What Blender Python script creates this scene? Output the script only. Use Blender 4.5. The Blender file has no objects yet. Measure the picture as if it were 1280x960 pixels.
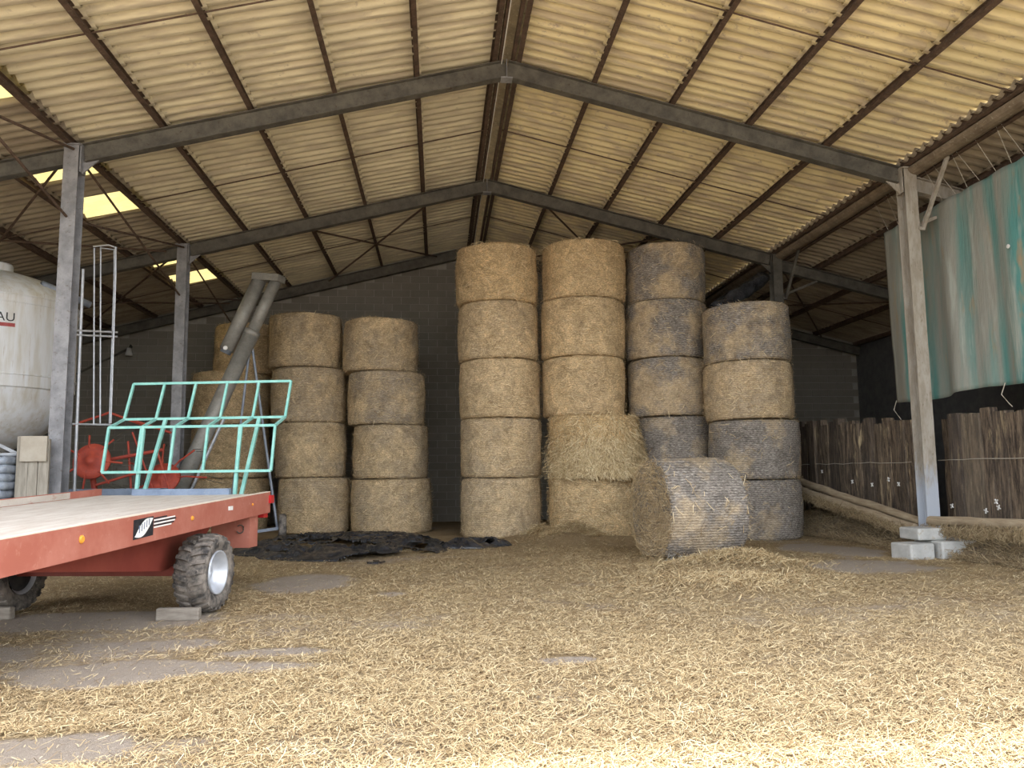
import bpy, math, random
import numpy as np
from mathutils import Vector, Matrix
from math import sin, cos, pi, radians, hypot, atan2
random.seed(4); rng = np.random.default_rng(7)
scene = bpy.context.scene
COL = scene.collection

# ---------------------------------------------------------------- camera
cam_d = bpy.data.cameras.new('camera'); cam = bpy.data.objects.new('camera', cam_d); COL.objects.link(cam)
CAM = (-1.0437, -11.643, 1.2574); PITCH, YAW, ROLL, FPX = 0.1132, 0.0925, -0.0105, 994.06
fw = Vector((sin(YAW)*cos(PITCH), cos(YAW)*cos(PITCH), sin(PITCH)))
rt = Vector((cos(YAW), -sin(YAW), 0)); up = rt.cross(fw)
r2 = rt*cos(ROLL)+up*sin(ROLL); u2 = -rt*sin(ROLL)+up*cos(ROLL)
m = Matrix((r2, u2, -fw)).transposed().to_4x4(); m.translation = CAM
cam.matrix_world = m
cam_d.sensor_width = 36; cam_d.lens = FPX/1280*36; cam_d.clip_end = 500
scene.camera = cam

# ---------------------------------------------------------------- sky, sun, exposure
SUN_DIR = Vector((-.30, -.325, -1)).normalized()          # the way the light travels
world = bpy.data.worlds.new('sky'); scene.world = world; world.use_nodes = True
wn = world.node_tree.nodes; wl = world.node_tree.links
sky = wn.new('ShaderNodeTexSky'); sky.sky_type = 'NISHITA'; sky.sun_disc = False
sky.sun_elevation = math.asin(-SUN_DIR.z); sky.sun_rotation = atan2(-SUN_DIR.x, -SUN_DIR.y)
sky.dust_density = 2.0; sky.ozone_density = 1.0
hs = wn.new('ShaderNodeHueSaturation'); hs.inputs['Saturation'].default_value = .22      # a hazy, milky sky
wl.new(sky.outputs[0], hs.inputs['Color']); wl.new(hs.outputs[0], wn['Background'].inputs[0]); wn['Background'].inputs[1].default_value = 0.42
sd = bpy.data.lights.new('sun', 'SUN'); sd.energy = 3.2; sd.angle = radians(2.2); sd.color = (1, .96, .90)
so = bpy.data.objects.new('sun', sd); COL.objects.link(so); so.rotation_euler = SUN_DIR.to_track_quat('-Z', 'Y').to_euler()
so.location = (4, 6, 20)
scene.view_settings.view_transform = 'Standard'; scene.view_settings.look = 'None'
scene.view_settings.exposure = 1.38; scene.view_settings.gamma = 1.0
scene.view_settings.use_curve_mapping = False

# ---------------------------------------------------------------- helpers
def tag(o, label, cat, group=None, kind=None):
    o['label'] = label; o['category'] = cat
    if group: o['group'] = group
    if kind: o['kind'] = kind
    return o
def empty(name, loc=(0, 0, 0), rz=0):
    o = bpy.data.objects.new(name, None); COL.objects.link(o); o.location = loc; o.rotation_euler = (0, 0, rz)
    o.empty_display_size = .1
    return o
def link(name, me, parent=None, loc=None):
    o = bpy.data.objects.new(name, me); COL.objects.link(o); o.parent = parent
    if loc is not None: o.location = loc
    return o
def frame(d, hint=(0, 0, 1)):
    d = Vector(d).normalized(); h = Vector(hint)
    if abs(d.dot(h)) > .97: h = Vector((0, 1, 0)) if abs(d.y) < .9 else Vector((1, 0, 0))
    x = d.cross(h).normalized(); y = x.cross(d).normalized()
    return x, y, d                                           # x sideways, y "up", d along
class MB:
    def __init__(s): s.v = []; s.f = []
    def add(s, vs, fs):
        n = len(s.v); s.v += [tuple(p) for p in vs]; s.f += [tuple(i+n for i in f) for f in fs]; return s
    def box(s, a, b):
        x0, y0, z0 = a; x1, y1, z1 = b
        return s.add([(x0,y0,z0),(x1,y0,z0),(x1,y1,z0),(x0,y1,z0),(x0,y0,z1),(x1,y0,z1),(x1,y1,z1),(x0,y1,z1)],
            [(0,3,2,1),(4,5,6,7),(0,1,5,4),(1,2,6,5),(2,3,7,6),(3,0,4,7)])
    def prism(s, p0, p1, pts, hint=(0, 0, 1)):
        p0 = Vector(p0); p1 = Vector(p1); x, y, d = frame(p1-p0, hint); n = len(pts)
        vs = [p+x*a+y*b for p in (p0, p1) for a, b in pts]
        return s.add(vs, [tuple(range(n)), tuple(range(2*n-1, n-1, -1))]+[(i, i+n, (i+1) % n+n, (i+1) % n) for i in range(n)])
    def bar(s, p0, p1, w, h, hint=(0, 0, 1)):
        return s.prism(p0, p1, [(-w/2,-h/2),(w/2,-h/2),(w/2,h/2),(-w/2,h/2)], hint)
    def ibeam(s, p0, p1, w, h, tf=.012, tw=.008, hint=(0, 0, 1)):
        a, b, c = w/2, h/2, tw/2
        return s.prism(p0, p1, [(-a,-b),(a,-b),(a,-b+tf),(c,-b+tf),(c,b-tf),(a,b-tf),(a,b),(-a,b),(-a,b-tf),(-c,b-tf),(-c,-b+tf),(-a,-b+tf)], hint)
    def tube(s, pts, r, n=8, caps=True):
        pts = [Vector(p) for p in pts]; rs = r if isinstance(r, (list, tuple)) else [r]*len(pts); vs = []; fs = []
        for i, p in enumerate(pts):
            d = pts[min(i+1, len(pts)-1)]-pts[max(i-1, 0)]; x, y, _ = frame(d)
            vs += [p+(x*cos(2*pi*k/n)+y*sin(2*pi*k/n))*rs[i] for k in range(n)]
        for i in range(len(pts)-1):
            fs += [(i*n+k, i*n+(k+1) % n, (i+1)*n+(k+1) % n, (i+1)*n+k) for k in range(n)]
        if caps: fs += [tuple(range(n-1, -1, -1)), tuple(range((len(pts)-1)*n, len(pts)*n))]
        return s.add(vs, fs)
    def lathe(s, prof, n=32, M=None):
        vs = []; fs = []; m_ = len(prof)
        for k in range(n):
            a = 2*pi*k/n
            for r, z in prof:
                p = Vector((r*cos(a), r*sin(a), z)); vs.append(M @ p if M else p)
        for k in range(n):
            k2 = (k+1) % n
            fs += [(k*m_+i, k2*m_+i, k2*m_+i+1, k*m_+i+1) for i in range(m_-1)]
        return s.add(vs, fs)
    def mesh(s, name, mat, smooth=False):
        me = bpy.data.meshes.new(name); me.from_pydata(s.v, [], s.f); me.update()
        if mat: me.materials.append(mat)
        if smooth: me.polygons.foreach_set('use_smooth', [True]*len(me.polygons))
        return me
    def build(s, name, mat, parent=None, smooth=False, loc=None): return link(name, s.mesh(name, mat, smooth), parent, loc)
def smooth_angle(o, ang=40):
    me = o.data; me.polygons.foreach_set('use_smooth', [True]*len(me.polygons)); me.set_sharp_from_angle(angle=radians(ang)); return o
def np_mesh(name, V, F, mat, attr=None):
    me = bpy.data.meshes.new(name); V = np.asarray(V, np.float32); F = np.asarray(F, np.int32); k = F.shape[1]
    me.vertices.add(len(V)); me.vertices.foreach_set('co', V.ravel())
    me.loops.add(F.size); me.loops.foreach_set('vertex_index', F.ravel())
    me.polygons.add(len(F)); me.polygons.foreach_set('loop_start', np.arange(0, F.size, k, dtype=np.int32))
    if attr is not None:
        for an, av in attr.items():
            a = me.attributes.new(an, 'FLOAT', 'POINT'); a.data.foreach_set('value', np.asarray(av, np.float32))
    me.update(calc_edges=True); me.materials.append(mat)
    return me
_T = rng.random((32, 32, 32))
def vnoise(x, y, z=0., seed=0):
    x = np.asarray(x, float)+seed*7.31; y = np.asarray(y, float)+seed*3.17; z = np.asarray(z, float)+seed*1.7+0*x
    xi, yi, zi = np.floor(x).astype(int), np.floor(y).astype(int), np.floor(z).astype(int)
    fx, fy, fz = x-xi, y-yi, z-zi
    fx, fy, fz = [t*t*(3-2*t) for t in (fx, fy, fz)]
    g = lambda a, b, c: _T[(xi+a) % 32, (yi+b) % 32, (zi+c) % 32]
    l = lambda a, b, t: a+(b-a)*t
    return l(l(l(g(0,0,0), g(1,0,0), fx), l(g(0,1,0), g(1,1,0), fx), fy), l(l(g(0,0,1), g(1,0,1), fx), l(g(0,1,1), g(1,1,1), fx), fy), fz)
def fbm(x, y, z=0., seed=0, o=3):
    s = 0; a = .5; f = 1
    for i in range(o): s = s+a*vnoise(np.asarray(x)*f, np.asarray(y)*f, np.asarray(z)*f, seed+i*5); a *= .5; f *= 2.03
    return s/(1-.5**o)

# ---------------------------------------------------------------- materials
class NT:
    def __init__(s, name):
        s.m = bpy.data.materials.new(name); s.m.use_nodes = True; s.n = s.m.node_tree.nodes; s.l = s.m.node_tree.links
        s.b = s.n['Principled BSDF']; s.tc = s.n.new('ShaderNodeTexCoord')
    def set(s, sock, v):
        if hasattr(v, 'is_output') or isinstance(v, bpy.types.NodeSocket): s.l.new(v, sock)
        else: sock.default_value = v
    def map(s, scale=(1, 1, 1), vec=None, loc=None):
        n = s.n.new('ShaderNodeMapping'); n.inputs['Scale'].default_value = scale; s.l.new(vec or s.tc.outputs['Object'], n.inputs[0])
        if loc is not None: s.l.new(loc, n.inputs['Location'])
        return n.outputs[0]
    def noise(s, scale, detail=4, rough=.6, vec=None, dist=0):
        n = s.n.new('ShaderNodeTexNoise'); n.inputs['Scale'].default_value = scale; n.inputs['Detail'].default_value = detail
        n.inputs['Roughness'].default_value = rough; n.inputs['Distortion'].default_value = dist
        s.l.new(vec or s.tc.outputs['Object'], n.inputs['Vector']); return n.outputs[0]
    def ramp(s, fac, stops):
        n = s.n.new('ShaderNodeValToRGB'); e = n.color_ramp.elements
        while len(e) < len(stops): e.new(.5)
        for el, (p, c) in zip(e, stops): el.position = p; el.color = (c, c, c, 1) if not isinstance(c, tuple) else (*c, 1)
        s.l.new(fac, n.inputs[0]); return n.outputs[0]
    def mix(s, fac, a, b, mode='MIX'):
        n = s.n.new('ShaderNodeMix'); n.data_type = 'RGBA'; n.blend_type = mode
        f, A, B = n.inputs[0], n.inputs[6], n.inputs[7]
        for k, v in ((f, fac), (A, a), (B, b)):
            if isinstance(v, tuple) and len(v) == 3: v = (*v, 1)
            s.set(k, v)
        return n.outputs[2]
    def math(s, op, a, b=0., clamp=False):
        n = s.n.new('ShaderNodeMath'); n.operation = op; n.use_clamp = clamp; s.set(n.inputs[0], a); s.set(n.inputs[1], b); return n.outputs[0]
    def attr(s, name, typ='GEOMETRY'):
        n = s.n.new('ShaderNodeAttribute'); n.attribute_name = name; n.attribute_type = typ; return n
    def oinfo(s): return s.n.new('ShaderNodeObjectInfo')
    def bump(s, h, strength=.4, dist=.02):
        n = s.n.new('ShaderNodeBump'); n.inputs['Strength'].default_value = strength; n.inputs['Distance'].default_value = dist
        s.l.new(h, n.inputs['Height']); s.l.new(n.outputs[0], s.b.inputs['Normal']); return s
    def out(s, col, rough=.8, metal=0., spec=.3):
        s.set(s.b.inputs['Base Color'], (*col, 1) if isinstance(col, tuple) else col)
        s.set(s.b.inputs['Roughness'], rough); s.set(s.b.inputs['Metallic'], metal); s.b.inputs['Specular IOR Level'].default_value = spec
        return s.m
def worn(name, c1, c2, scale=6, rough=.7, metal=0., c3=None, bump=.15, stretch=(1, 1, 1), lo=.38, hi=.62, spec=.3):
    t = NT(name); v = t.map(stretch); f = t.ramp(t.noise(scale, 6, .65, v), [(lo, 0.), (hi, 1.)]); c = t.mix(f, c1, c2)
    if c3: c = t.mix(t.ramp(t.noise(scale*3.7, 5, .7, v), [(.58, 0.), (.72, 1.)]), c, c3)
    t.bump(t.noise(scale*9, 3, .6, v), bump, .01)
    return t.out(c, rough, metal, spec)
M = {}
M['steel'] = worn('grey_painted_steel', (.20,.20,.21), (.30,.30,.31), 5, .6, .15, (.12,.10,.085))
M['rafter'] = worn('dusty_dark_steel', (.085,.08,.07), (.15,.14,.115), 4, .75, .1, (.07,.05,.035))
M['purlin'] = worn('rust_brown_steel', (.075,.05,.035), (.13,.085,.06), 7, .85, 0, (.20,.17,.13))
def dust_mat():
    t = NT('dust_covered_steel'); P = t.n.new('ShaderNodeNewGeometry').outputs['Position']; sx = t.n.new('ShaderNodeSeparateXYZ'); t.l.new(P, sx.inputs[0])
    c = t.mix(t.ramp(t.noise(4, 6, .65, t.map((3, 3, .8), P)), [(.38, 0.), (.62, 1.)]), (.28,.245,.195), (.38,.35,.30))
    c = t.mix(t.ramp(t.noise(13, 5, .7, t.map((3, 3, .8), P)), [(.58, 0.), (.72, 1.)]), c, (.20,.16,.11))
    h = t.math('ADD', sx.outputs[2], t.math('MULTIPLY', t.noise(3, 5, .7, t.map((4, 4, 1), P)), 1.4))
    c = t.mix(t.ramp(t.math('MULTIPLY', h, .3), [(.50, 1.), (.62, 0.)]), c, (.39,.42,.47))      # old blue-white paint at the foot
    t.bump(t.noise(36, 3, .6, P), .15, .01); return t.out(c, .85)
M['dustcol'] = dust_mat()
M['galv'] = worn('galvanised_tube', (.38,.40,.43), (.52,.54,.57), 9, .45, .5)
M['red'] = worn('faded_red_paint', (.36,.115,.08), (.43,.165,.12), 3, .6, 0, (.47,.22,.165), .06)
M['darkred'] = worn('dark_red_paint', (.21,.042,.03), (.25,.055,.038), 3, .5, 0, None, .05)
M['tedred'] = worn('orange_red_paint', (.42,.07,.04), (.30,.05,.035), 7, .6, 0, (.18,.07,.05))
M['bed'] = worn('dusty_bed_plate', (.46,.40,.34), (.56,.51,.45), 3, .85, 0, (.38,.22,.17), .1, (4, .6, 1))
M['bareedge'] = worn('bare_pale_edge', (.62,.52,.42), (.70,.62,.52), 12, .6)
M['bluegrey'] = worn('blue_grey_paint', (.14,.18,.25), (.20,.25,.33), 6, .7, 0, (.3,.3,.3))
M['teal'] = worn('teal_painted_tube', (.17,.41,.36), (.24,.49,.43), 8, .55, 0, (.36,.50,.43), .05)
M['rubber'] = worn('dusty_tyre_rubber', (.05,.047,.045), (.24,.21,.18), 9, .9, 0, (.32,.28,.235), .3)
M['blackrubber'] = worn('black_tyre_rubber', (.02,.02,.022), (.05,.048,.046), 8, .85)
M['rim'] = worn('silver_rim_paint', (.50,.53,.58), (.62,.65,.70), 5, .4, .4)
M['wood'] = worn('grey_weathered_wood', (.26,.235,.195), (.37,.34,.285), 5, .9, 0, (.24,.20,.15), .3, (6, 6, .7))
M['board'] = worn('worn_chock_wood', (.20,.17,.14), (.28,.25,.21), 6, .9, 0, None, .3, (1, 6, 6))
M['card'] = worn('faded_cardboard', (.36,.32,.255), (.43,.39,.325), 4, .9, 0, None, .08)
M['pvc'] = worn('grey_plastic_bags', (.22,.25,.30), (.34,.38,.43), 8, .5, 0, (.14,.15,.17), .3)
M['white'] = worn('white_mark', (.75,.74,.70), (.82,.82,.80), 20, .6)
M['black'] = worn('black_print', (.015,.016,.02), (.03,.03,.035), 20, .5)
M['amber'] = worn('amber_reflector', (.75,.30,.04), (.80,.36,.05), 20, .3)
M['redlens'] = worn('red_lamp_lens', (.45,.015,.02), (.5,.03,.03), 20, .3)
M['concrete'] = worn('pale_concrete', (.40,.40,.38), (.52,.52,.50), 4, .9, 0, (.36,.30,.22), .35)
M['tube'] = worn('dull_zinc_tube', (.25,.245,.225), (.33,.32,.29), 6, .55, .25, (.2,.18,.14))
M['pipe'] = worn('blue_grey_pipe', (.20,.23,.28), (.28,.31,.36), 7, .5, .2)
M['twine'] = worn('pale_twine', (.42,.38,.31), (.5,.46,.38), 30, .9)
M['log'] = worn('bare_log_wood', (.30,.23,.15), (.43,.35,.24), 4, .9, 0, (.19,.14,.09), .5, (7, .7, 7))
M['lampw'] = worn('white_lamp', (.6,.6,.58), (.68,.68,.66), 9, .5)

def silo_mat():
    t = NT('white_polyester_shell')
    c = t.mix(t.ramp(t.noise(2.5, 5, .6, t.map((3, 3, .35))), [(.42, 0.), (.72, 1.)]), (.66,.68,.70), (.50,.47,.40))
    c = t.mix(t.ramp(t.noise(5, 5, .7, t.map((4, 4, .3))), [(.6, 0.), (.75, 1.)]), c, (.38,.31,.22))
    t.bump(t.noise(14, 3), .05); return t.out(c, .45)
M['silo'] = silo_mat()
def timber_mat():
    t = NT('tarred_timber'); oi = t.oinfo(); v = t.map((9, 9, .9), loc=oi.outputs['Location'])
    c = t.mix(t.ramp(t.noise(2.2, 7, .8, v), [(.42, 0.), (.60, 1.)]), (.05,.038,.03), (.26,.195,.135))
    c = t.mix(t.ramp(t.noise(1.6, 5, .7, t.map((5, 5, .8), loc=oi.outputs['Location'])), [(.57, 0.), (.67, 1.)]), c, (.50,.39,.24))
    c = t.mix(t.ramp(oi.outputs['Random'], [(0., .6), (.45, .25), (.7, 0.)]), c, (.085,.07,.06)); c = t.mix(t.ramp(oi.outputs['Random'], [(.8, 0.), (1., .35)]), c, (.30,.25,.185))
    t.bump(t.noise(5, 6, .7, v), .8, .03); return t.out(c, .9)
M['timber'] = timber_mat()
def roof_mat(name, pale, stain, grime, amt):
    t = NT(name); oi = t.oinfo(); P = t.n.new('ShaderNodeNewGeometry').outputs['Position']
    c = t.mix(oi.outputs['Random'], pale, tuple(x*.86 for x in pale))
    c = t.mix(t.ramp(t.noise(1.3, 6, .7, t.map((1, 3.2, 1), P)), [(.50-amt, 0.), (.72-amt, 1.)]), c, stain)
    c = t.mix(t.ramp(t.noise(4.5, 5, .75, t.map((1, 2.2, 1), P)), [(.60-amt*.6, 0.), (.72-amt*.6, 1.)]), c, grime)
    c = t.mix(t.ramp(t.noise(6.5, 3, .55, t.map((.18, 1.4, .18), P)), [(.47, 0.), (.60, .62)]), c, grime)   # dusty streaks running down the slope, also painting in corrugation shade contrast
    t.bump(t.noise(30, 3, .6, P), .25, .01); return t.out(c, .9)
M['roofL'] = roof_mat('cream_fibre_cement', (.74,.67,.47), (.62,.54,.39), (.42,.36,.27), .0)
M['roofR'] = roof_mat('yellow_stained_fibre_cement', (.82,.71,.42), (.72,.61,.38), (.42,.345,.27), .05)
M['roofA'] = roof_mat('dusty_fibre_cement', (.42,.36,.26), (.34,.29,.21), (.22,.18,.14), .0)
M['ridge'] = worn('brown_ridge_piece', (.17,.13,.09), (.25,.20,.14), 5, .9, 0, (.42,.38,.3))
def skylight_mat():
    t = NT('translucent_yellow_sheet'); P = t.n.new('ShaderNodeNewGeometry').outputs['Position']
    c = t.mix(t.noise(3, 4, .6, P), (.60,.53,.30), (.62,.57,.40)); tr = t.n.new('ShaderNodeBsdfTranslucent'); t.l.new(c, tr.inputs[0])
    mx = t.n.new('ShaderNodeMixShader'); mx.inputs[0].default_value = .8; t.out(c, .5); t.l.new(t.b.outputs[0], mx.inputs[1]); t.l.new(tr.outputs[0], mx.inputs[2])
    t.l.new(mx.outputs[0], t.n['Material Output'].inputs[0]); return t.m
M['skylight'] = skylight_mat()
def block_mat():
    t = NT('concrete_block'); oi = t.oinfo(); P = t.n.new('ShaderNodeNewGeometry').outputs['Position']
    c = t.mix(t.noise(3, 5, .7, P), (.20,.18,.15), (.30,.28,.24)); c = t.mix(t.math('MULTIPLY', oi.outputs['Random'], .4), c, (.17,.155,.13))
    t.bump(t.noise(40, 3, .6, P), .4, .01); return t.out(c, .95)
M['block'] = block_mat()
M['mortar'] = worn('wall_mortar', (.33,.31,.27), (.40,.38,.33), 8, .95)
M['sheetwall'] = worn('dark_wall_sheet', (.10,.10,.10), (.14,.135,.13), 5, .8)
def straw_mat(name, dark, mid, pale):
    t = NT(name); a = t.attr('tint').outputs['Fac']
    return t.out(t.ramp(a, [(0., dark), (.5, mid), (1., pale)]), .75, 0, .35)
M['straw'] = straw_mat('loose_straw', (.21,.13,.06), (.54,.405,.215), (.84,.71,.46))
M['oldstraw'] = straw_mat('old_brown_straw', (.12,.08,.045), (.27,.20,.11), (.45,.36,.22))
M['balestraw'] = straw_mat('bale_straw', (.20,.13,.065), (.52,.39,.22), (.84,.70,.46))
def bale_mat():
    t = NT('net_wrapped_straw'); oi = t.oinfo(); sep = t.n.new('ShaderNodeSeparateColor'); t.l.new(oi.outputs['Color'], sep.inputs[0])
    grey, gold, sd_ = sep.outputs
    off = t.n.new('ShaderNodeCombineXYZ'); t.l.new(t.math('MULTIPLY', sd_, 37.), off.inputs[0]); t.l.new(t.math('MULTIPLY', sd_, 91.), off.inputs[1])
    v = t.map((1, 1, 1), loc=off.outputs[0])
    straw = t.ramp(t.noise(26, 6, .85, t.map((1, 1, 2.6), loc=off.outputs[0])), [(.32, (.17,.115,.065)), (.47, (.47,.355,.215)), (.62, (.80,.66,.45))])
    straw = t.mix(gold, straw, t.mix(1., straw, (1.22,1.08,.80), 'MULTIPLY'))
    sheen_blotch = t.ramp(t.noise(4.2, 6, .75, v, .8), [(.30, (.52,.50,.48)), (.5, (1.,1.,1.)), (.68, (1.42,1.40,1.36))]); straw = t.mix(.85, straw, t.mix(1., straw, sheen_blotch, 'MULTIPLY'))  # pale patches paint the net's sheen into the colour; dark ones are blotches
    blot = t.ramp(t.noise(1.15, 7, .68, v), [(.42, 0.), (.58, 1.)])
    net = t.ramp(t.noise(40, 4, .7, t.map((.5, .5, 2), loc=off.outputs[0])), [(.3, (.085,.075,.065)), (.48, (.215,.19,.165)), (.68, (.46,.42,.37))])
    net = t.mix(.7, net, t.mix(1., net, sheen_blotch, 'MULTIPLY'))
    g = t.math('MULTIPLY', grey, t.math('ADD', blot, t.math('MULTIPLY', grey, .7)), True)
    c = t.mix(g, straw, net)
    c = t.mix(t.math('MULTIPLY', t.ramp(t.noise(3.1, 5, .7, v, 1.), [(.58, 0.), (.75, 1.)]), .45), c, (.15,.11,.07))
    w = t.n.new('ShaderNodeTexWave'); w.wave_type = 'BANDS'; w.bands_direction = 'Z'; w.inputs['Scale'].default_value = 8.5; w.inputs['Distortion'].default_value = 3.2
    w.inputs['Detail'].default_value = 3; w.inputs['Detail Scale'].default_value = 2.5; t.l.new(v, w.inputs['Vector'])
    c = t.mix(t.math('MULTIPLY', t.math('ADD', g, .22), .42), c, t.mix(1., c, t.ramp(w.outputs[1], [(0., .45), (1., 1.4)]), 'MULTIPLY'))
    h = t.math('ADD', t.noise(60, 4, .7, v), t.math('MULTIPLY', w.outputs[1], .35))
    t.bump(h, .7, .025); return t.out(c, .85)
M['bale'] = bale_mat()
def tarp_mat():
    t = NT('faded_green_tarpaulin'); v = t.map((1, 1.25, .12))
    f = t.ramp(t.noise(1.5, 4, .55, v), [(.46, 0.), (.62, 1.)])
    c = t.mix(f, (.30,.30,.26), (.10,.27,.25))
    c = t.mix(t.ramp(t.noise(3.5, 5, .65, t.map((1, 1.2, .14))), [(.54, 0.), (.70, 1.)]), c, (.42,.45,.40))
    c = t.mix(t.ramp(t.noise(2.3, 4, .6, t.map((1, 1.6, .5))), [(.6, 0.), (.72, 1.)]), c, (.33,.27,.18))
    t.bump(t.noise(7, 4, .6, t.map((1, 3, .5))), .35, .03); return t.out(c, .65)
M['tarp'] = tarp_mat()
M['film'] = worn('black_plastic_film', (.016,.017,.02), (.045,.047,.053), 5, .27, 0, (.10,.095,.085), .4, spec=.5)
def ground_mat():
    t = NT('straw_strewn_earth'); P = t.n.new('ShaderNodeNewGeometry').outputs['Position']; a = t.attr('straw').outputs['Fac']
    earth = t.mix(t.noise(2.2, 6, .65, P), (.43,.365,.30), (.33,.275,.22))
    earth = t.mix(t.ramp(t.noise(60, 3, .7, P), [(.55, 0.), (.75, 1.)]), earth, (.52,.44,.35))
    n1 = t.noise(75, 5, .8, t.map((1, 1.7, 1), P), .6)
    st = t.ramp(n1, [(.30, (.13,.09,.05)), (.46, (.32,.235,.13)), (.6, (.48,.37,.215)), (.75, (.70,.58,.37))])
    st = t.mix(t.ramp(t.noise(.9, 5, .6, P), [(.4, 0.), (.65, 1.)]), st, t.mix(1., st, (.80,.76,.74), 'MULTIPLY'))
    edge = t.math('ADD', a, t.math('MULTIPLY', t.math('SUBTRACT', t.noise(14, 5, .75, P), .5), .9))
    c = t.mix(t.ramp(edge, [(.28, 0.), (.60, 1.)]), earth, st)
    t.bump(n1, .8, .03); return t.out(c, .92, 0, .2)
M['ground'] = ground_mat()

# ---------------------------------------------------------------- building dimensions
SL = .2476; ZR = 7.622                     # roof slope, ridge height (rafter top)
def zroof(x): return ZR-SL*abs(x)
FY = [0., 5., 10.]                         # portal frames
XL, XR = -6.31, 6.40                       # column lines
YF, YB = -5.6, 10.3                        # open front edge of the roof, back wall
WL, WR = -11.08, 11.08

# ---------------------------------------------------------------- ground
BARE = [(-2.8,-6.05,.95,.24), (-2.2,-5.65,.42,.16), (-3.3,-6.3,.5,.16), (-3.2,-5.25,.55,.2), (-1.54,-2.85,.24,.22), (-.17,-6.14,.22,.13), (-2.95,-7.6,.75,.3),
        (5.2,1.2,.7,1.5), (4.6,-1.3,.9,.9), (-2.6,-1.8,.6,.9), (-4.2,-4.0,1.2,.5), (-5.2,-5.5,1.2,.6)]
def straw_cover(x, y):
    s = .70+.85*(fbm(x*.55, y*.8, 0, 3)-.5)+.5*(fbm(x*2.1, y*2.6, 0, 9)-.5)
    wob = 1.5*(fbm(x*2.6, y*3.4, 0, 21, 4)-.5)
    for bx, by, ra, rb in BARE:
        q = ((x-bx)/ra)**2+((y-by)/rb)**2
        s = s-.85*np.clip((1.3+wob-q)*.8, 0, 1)
    s = s+.35*np.exp(-(((x-1.8)/1.6)**2+((y+1.6)/2.2)**2))
    s = s*np.clip((y+13.)/3., 0, 1)                          # unseen yard left bare, its pale ground chosen for neutral bounce light
    return np.clip(s, 0, 1)
MOUND = [(2.75,-1.25,.95,.42,.13), (1.25,2.9,.55,.5,.20), (2.2,2.5,.6,.4,.14), (.6,3.6,.5,.4,.12), (2.0,-2.3,1.2,.7,.05)]
def ground_z(x, y):
    z = .035*(fbm(x*.9, y*.9, 0, 13)-.5)+.018*(fbm(x*4, y*4, 0, 31)-.5)
    for bx, by, ra, rb, h in MOUND: z = z+h*np.exp(-((x-bx)/ra)**2-((y-by)/rb)**2)
    return z
def axis(lo, a, b, hi, fine):
    o1 = a-np.geomspace(.3, a-lo+.3, 14)[::-1]+.3 if lo < a else np.array([])
    o2 = b+np.geomspace(.3, hi-b+.3, 14)-.3 if hi > b else np.array([])
    return np.unique(np.round(np.concatenate([o1, np.arange(a, b, fine), o2]), 4))
gx = axis(-60, -8, 8, 60, .08); gy = axis(-70, -9.6, 5, 10.4, .08)
GX, GY = np.meshgrid(gx, gy); gv = np.stack([GX.ravel(), GY.ravel(), ground_z(GX.ravel(), GY.ravel())], 1)
nx, ny = len(gx), len(gy); ii = (np.arange(ny-1)[:, None]*nx+np.arange(nx-1)[None]).ravel()
fl = link('floor', np_mesh('floor', gv, np.stack([ii, ii+1, ii+1+nx, ii+nx], 1), M['ground'], {'straw': straw_cover(gv[:, 0], gv[:, 1])}))
fl.data.polygons.foreach_set('use_smooth', [True]*len(fl.data.polygons)); fl['kind'] = 'structure'

def strands(P, D, N, L, Wd, bend, tint):
    """flat bent stalks: centre P, direction D, face normal N, length L, width Wd; two quads each"""
    P, D, N = [np.asarray(a, float) for a in (P, D, N)]
    S = np.cross(D, N); S /= np.linalg.norm(S, axis=1)[:, None]+1e-9
    L = L[:, None]; Wd = Wd[:, None]; b = bend[:, None]
    c = [P-D*L/2, P+N*b*L*.12+S*b*L*.1, P+D*L/2]
    V = np.stack([c[0]-S*Wd/2, c[0]+S*Wd/2, c[1]-S*Wd/2, c[1]+S*Wd/2, c[2]-S*Wd/2, c[2]+S*Wd/2], 1).reshape(-1, 3)
    k = np.arange(len(P))[:, None]*6
    F = np.concatenate([k+np.array([[0, 1, 3, 2]]), k+np.array([[2, 3, 5, 4]])], 0)
    return V, F, np.repeat(tint, 6)

# ---------------------------------------------------------------- walls
def wall(name, a, b, mat): o = MB().box(a, b).build(name, mat); o['kind'] = 'structure'; return o
wall('wall_left', (WL-.2, YF, -.1), (WL, YB+.2, zroof(WL)+.14), M['sheetwall'])
wall('wall_right', (WR, YF, -.1), (WR+.2, YB+.2, zroof(WR)+.12), M['sheetwall'])
wall('wall_front', (7.3, YF, -.1), (WR, YF+.2, zroof(9)), M['sheetwall'])
bw = MB().prism((0, YB+.2, 0), (0, YB, 0), [(-WR, -.1), (-WL, -.1), (-WL, zroof(WL)+.13), (0, ZR+.13), (-WR, zroof(WR)+.08)], (0, 0, 1))
wb = bw.build('wall_back', M['mortar']); wb['kind'] = 'structure'
bmesh_ = MB().box((-.242, -.014, -.094), (.242, .02, .094)).mesh('block', M['block'])
near, rest = [], MB()
for r in range(38):
    z = .1+r*.2
    for c in range(47):
        x = WL+.25+c*.5+(.25 if r % 2 else 0)
        if x > WR+.05 or z+.1 > zroof(abs(x)+.25)-.1: continue
        vis = (-10.2 < x < -6.2 and 1.2 < z < 5.4) or (-4.9 < x < -.6 and 4.9 < z < 7.2) or (-1.6 < x < -.3 and .2 < z < 5.0)
        if vis and len(near) < 300: near.append((x, z))
        else: rest.box((x-.242, YB-.014, z-.094), (x+.242, YB+.02, z+.094))
for x, z in near: link('block', bmesh_, wb, (x, YB, z))
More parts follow.
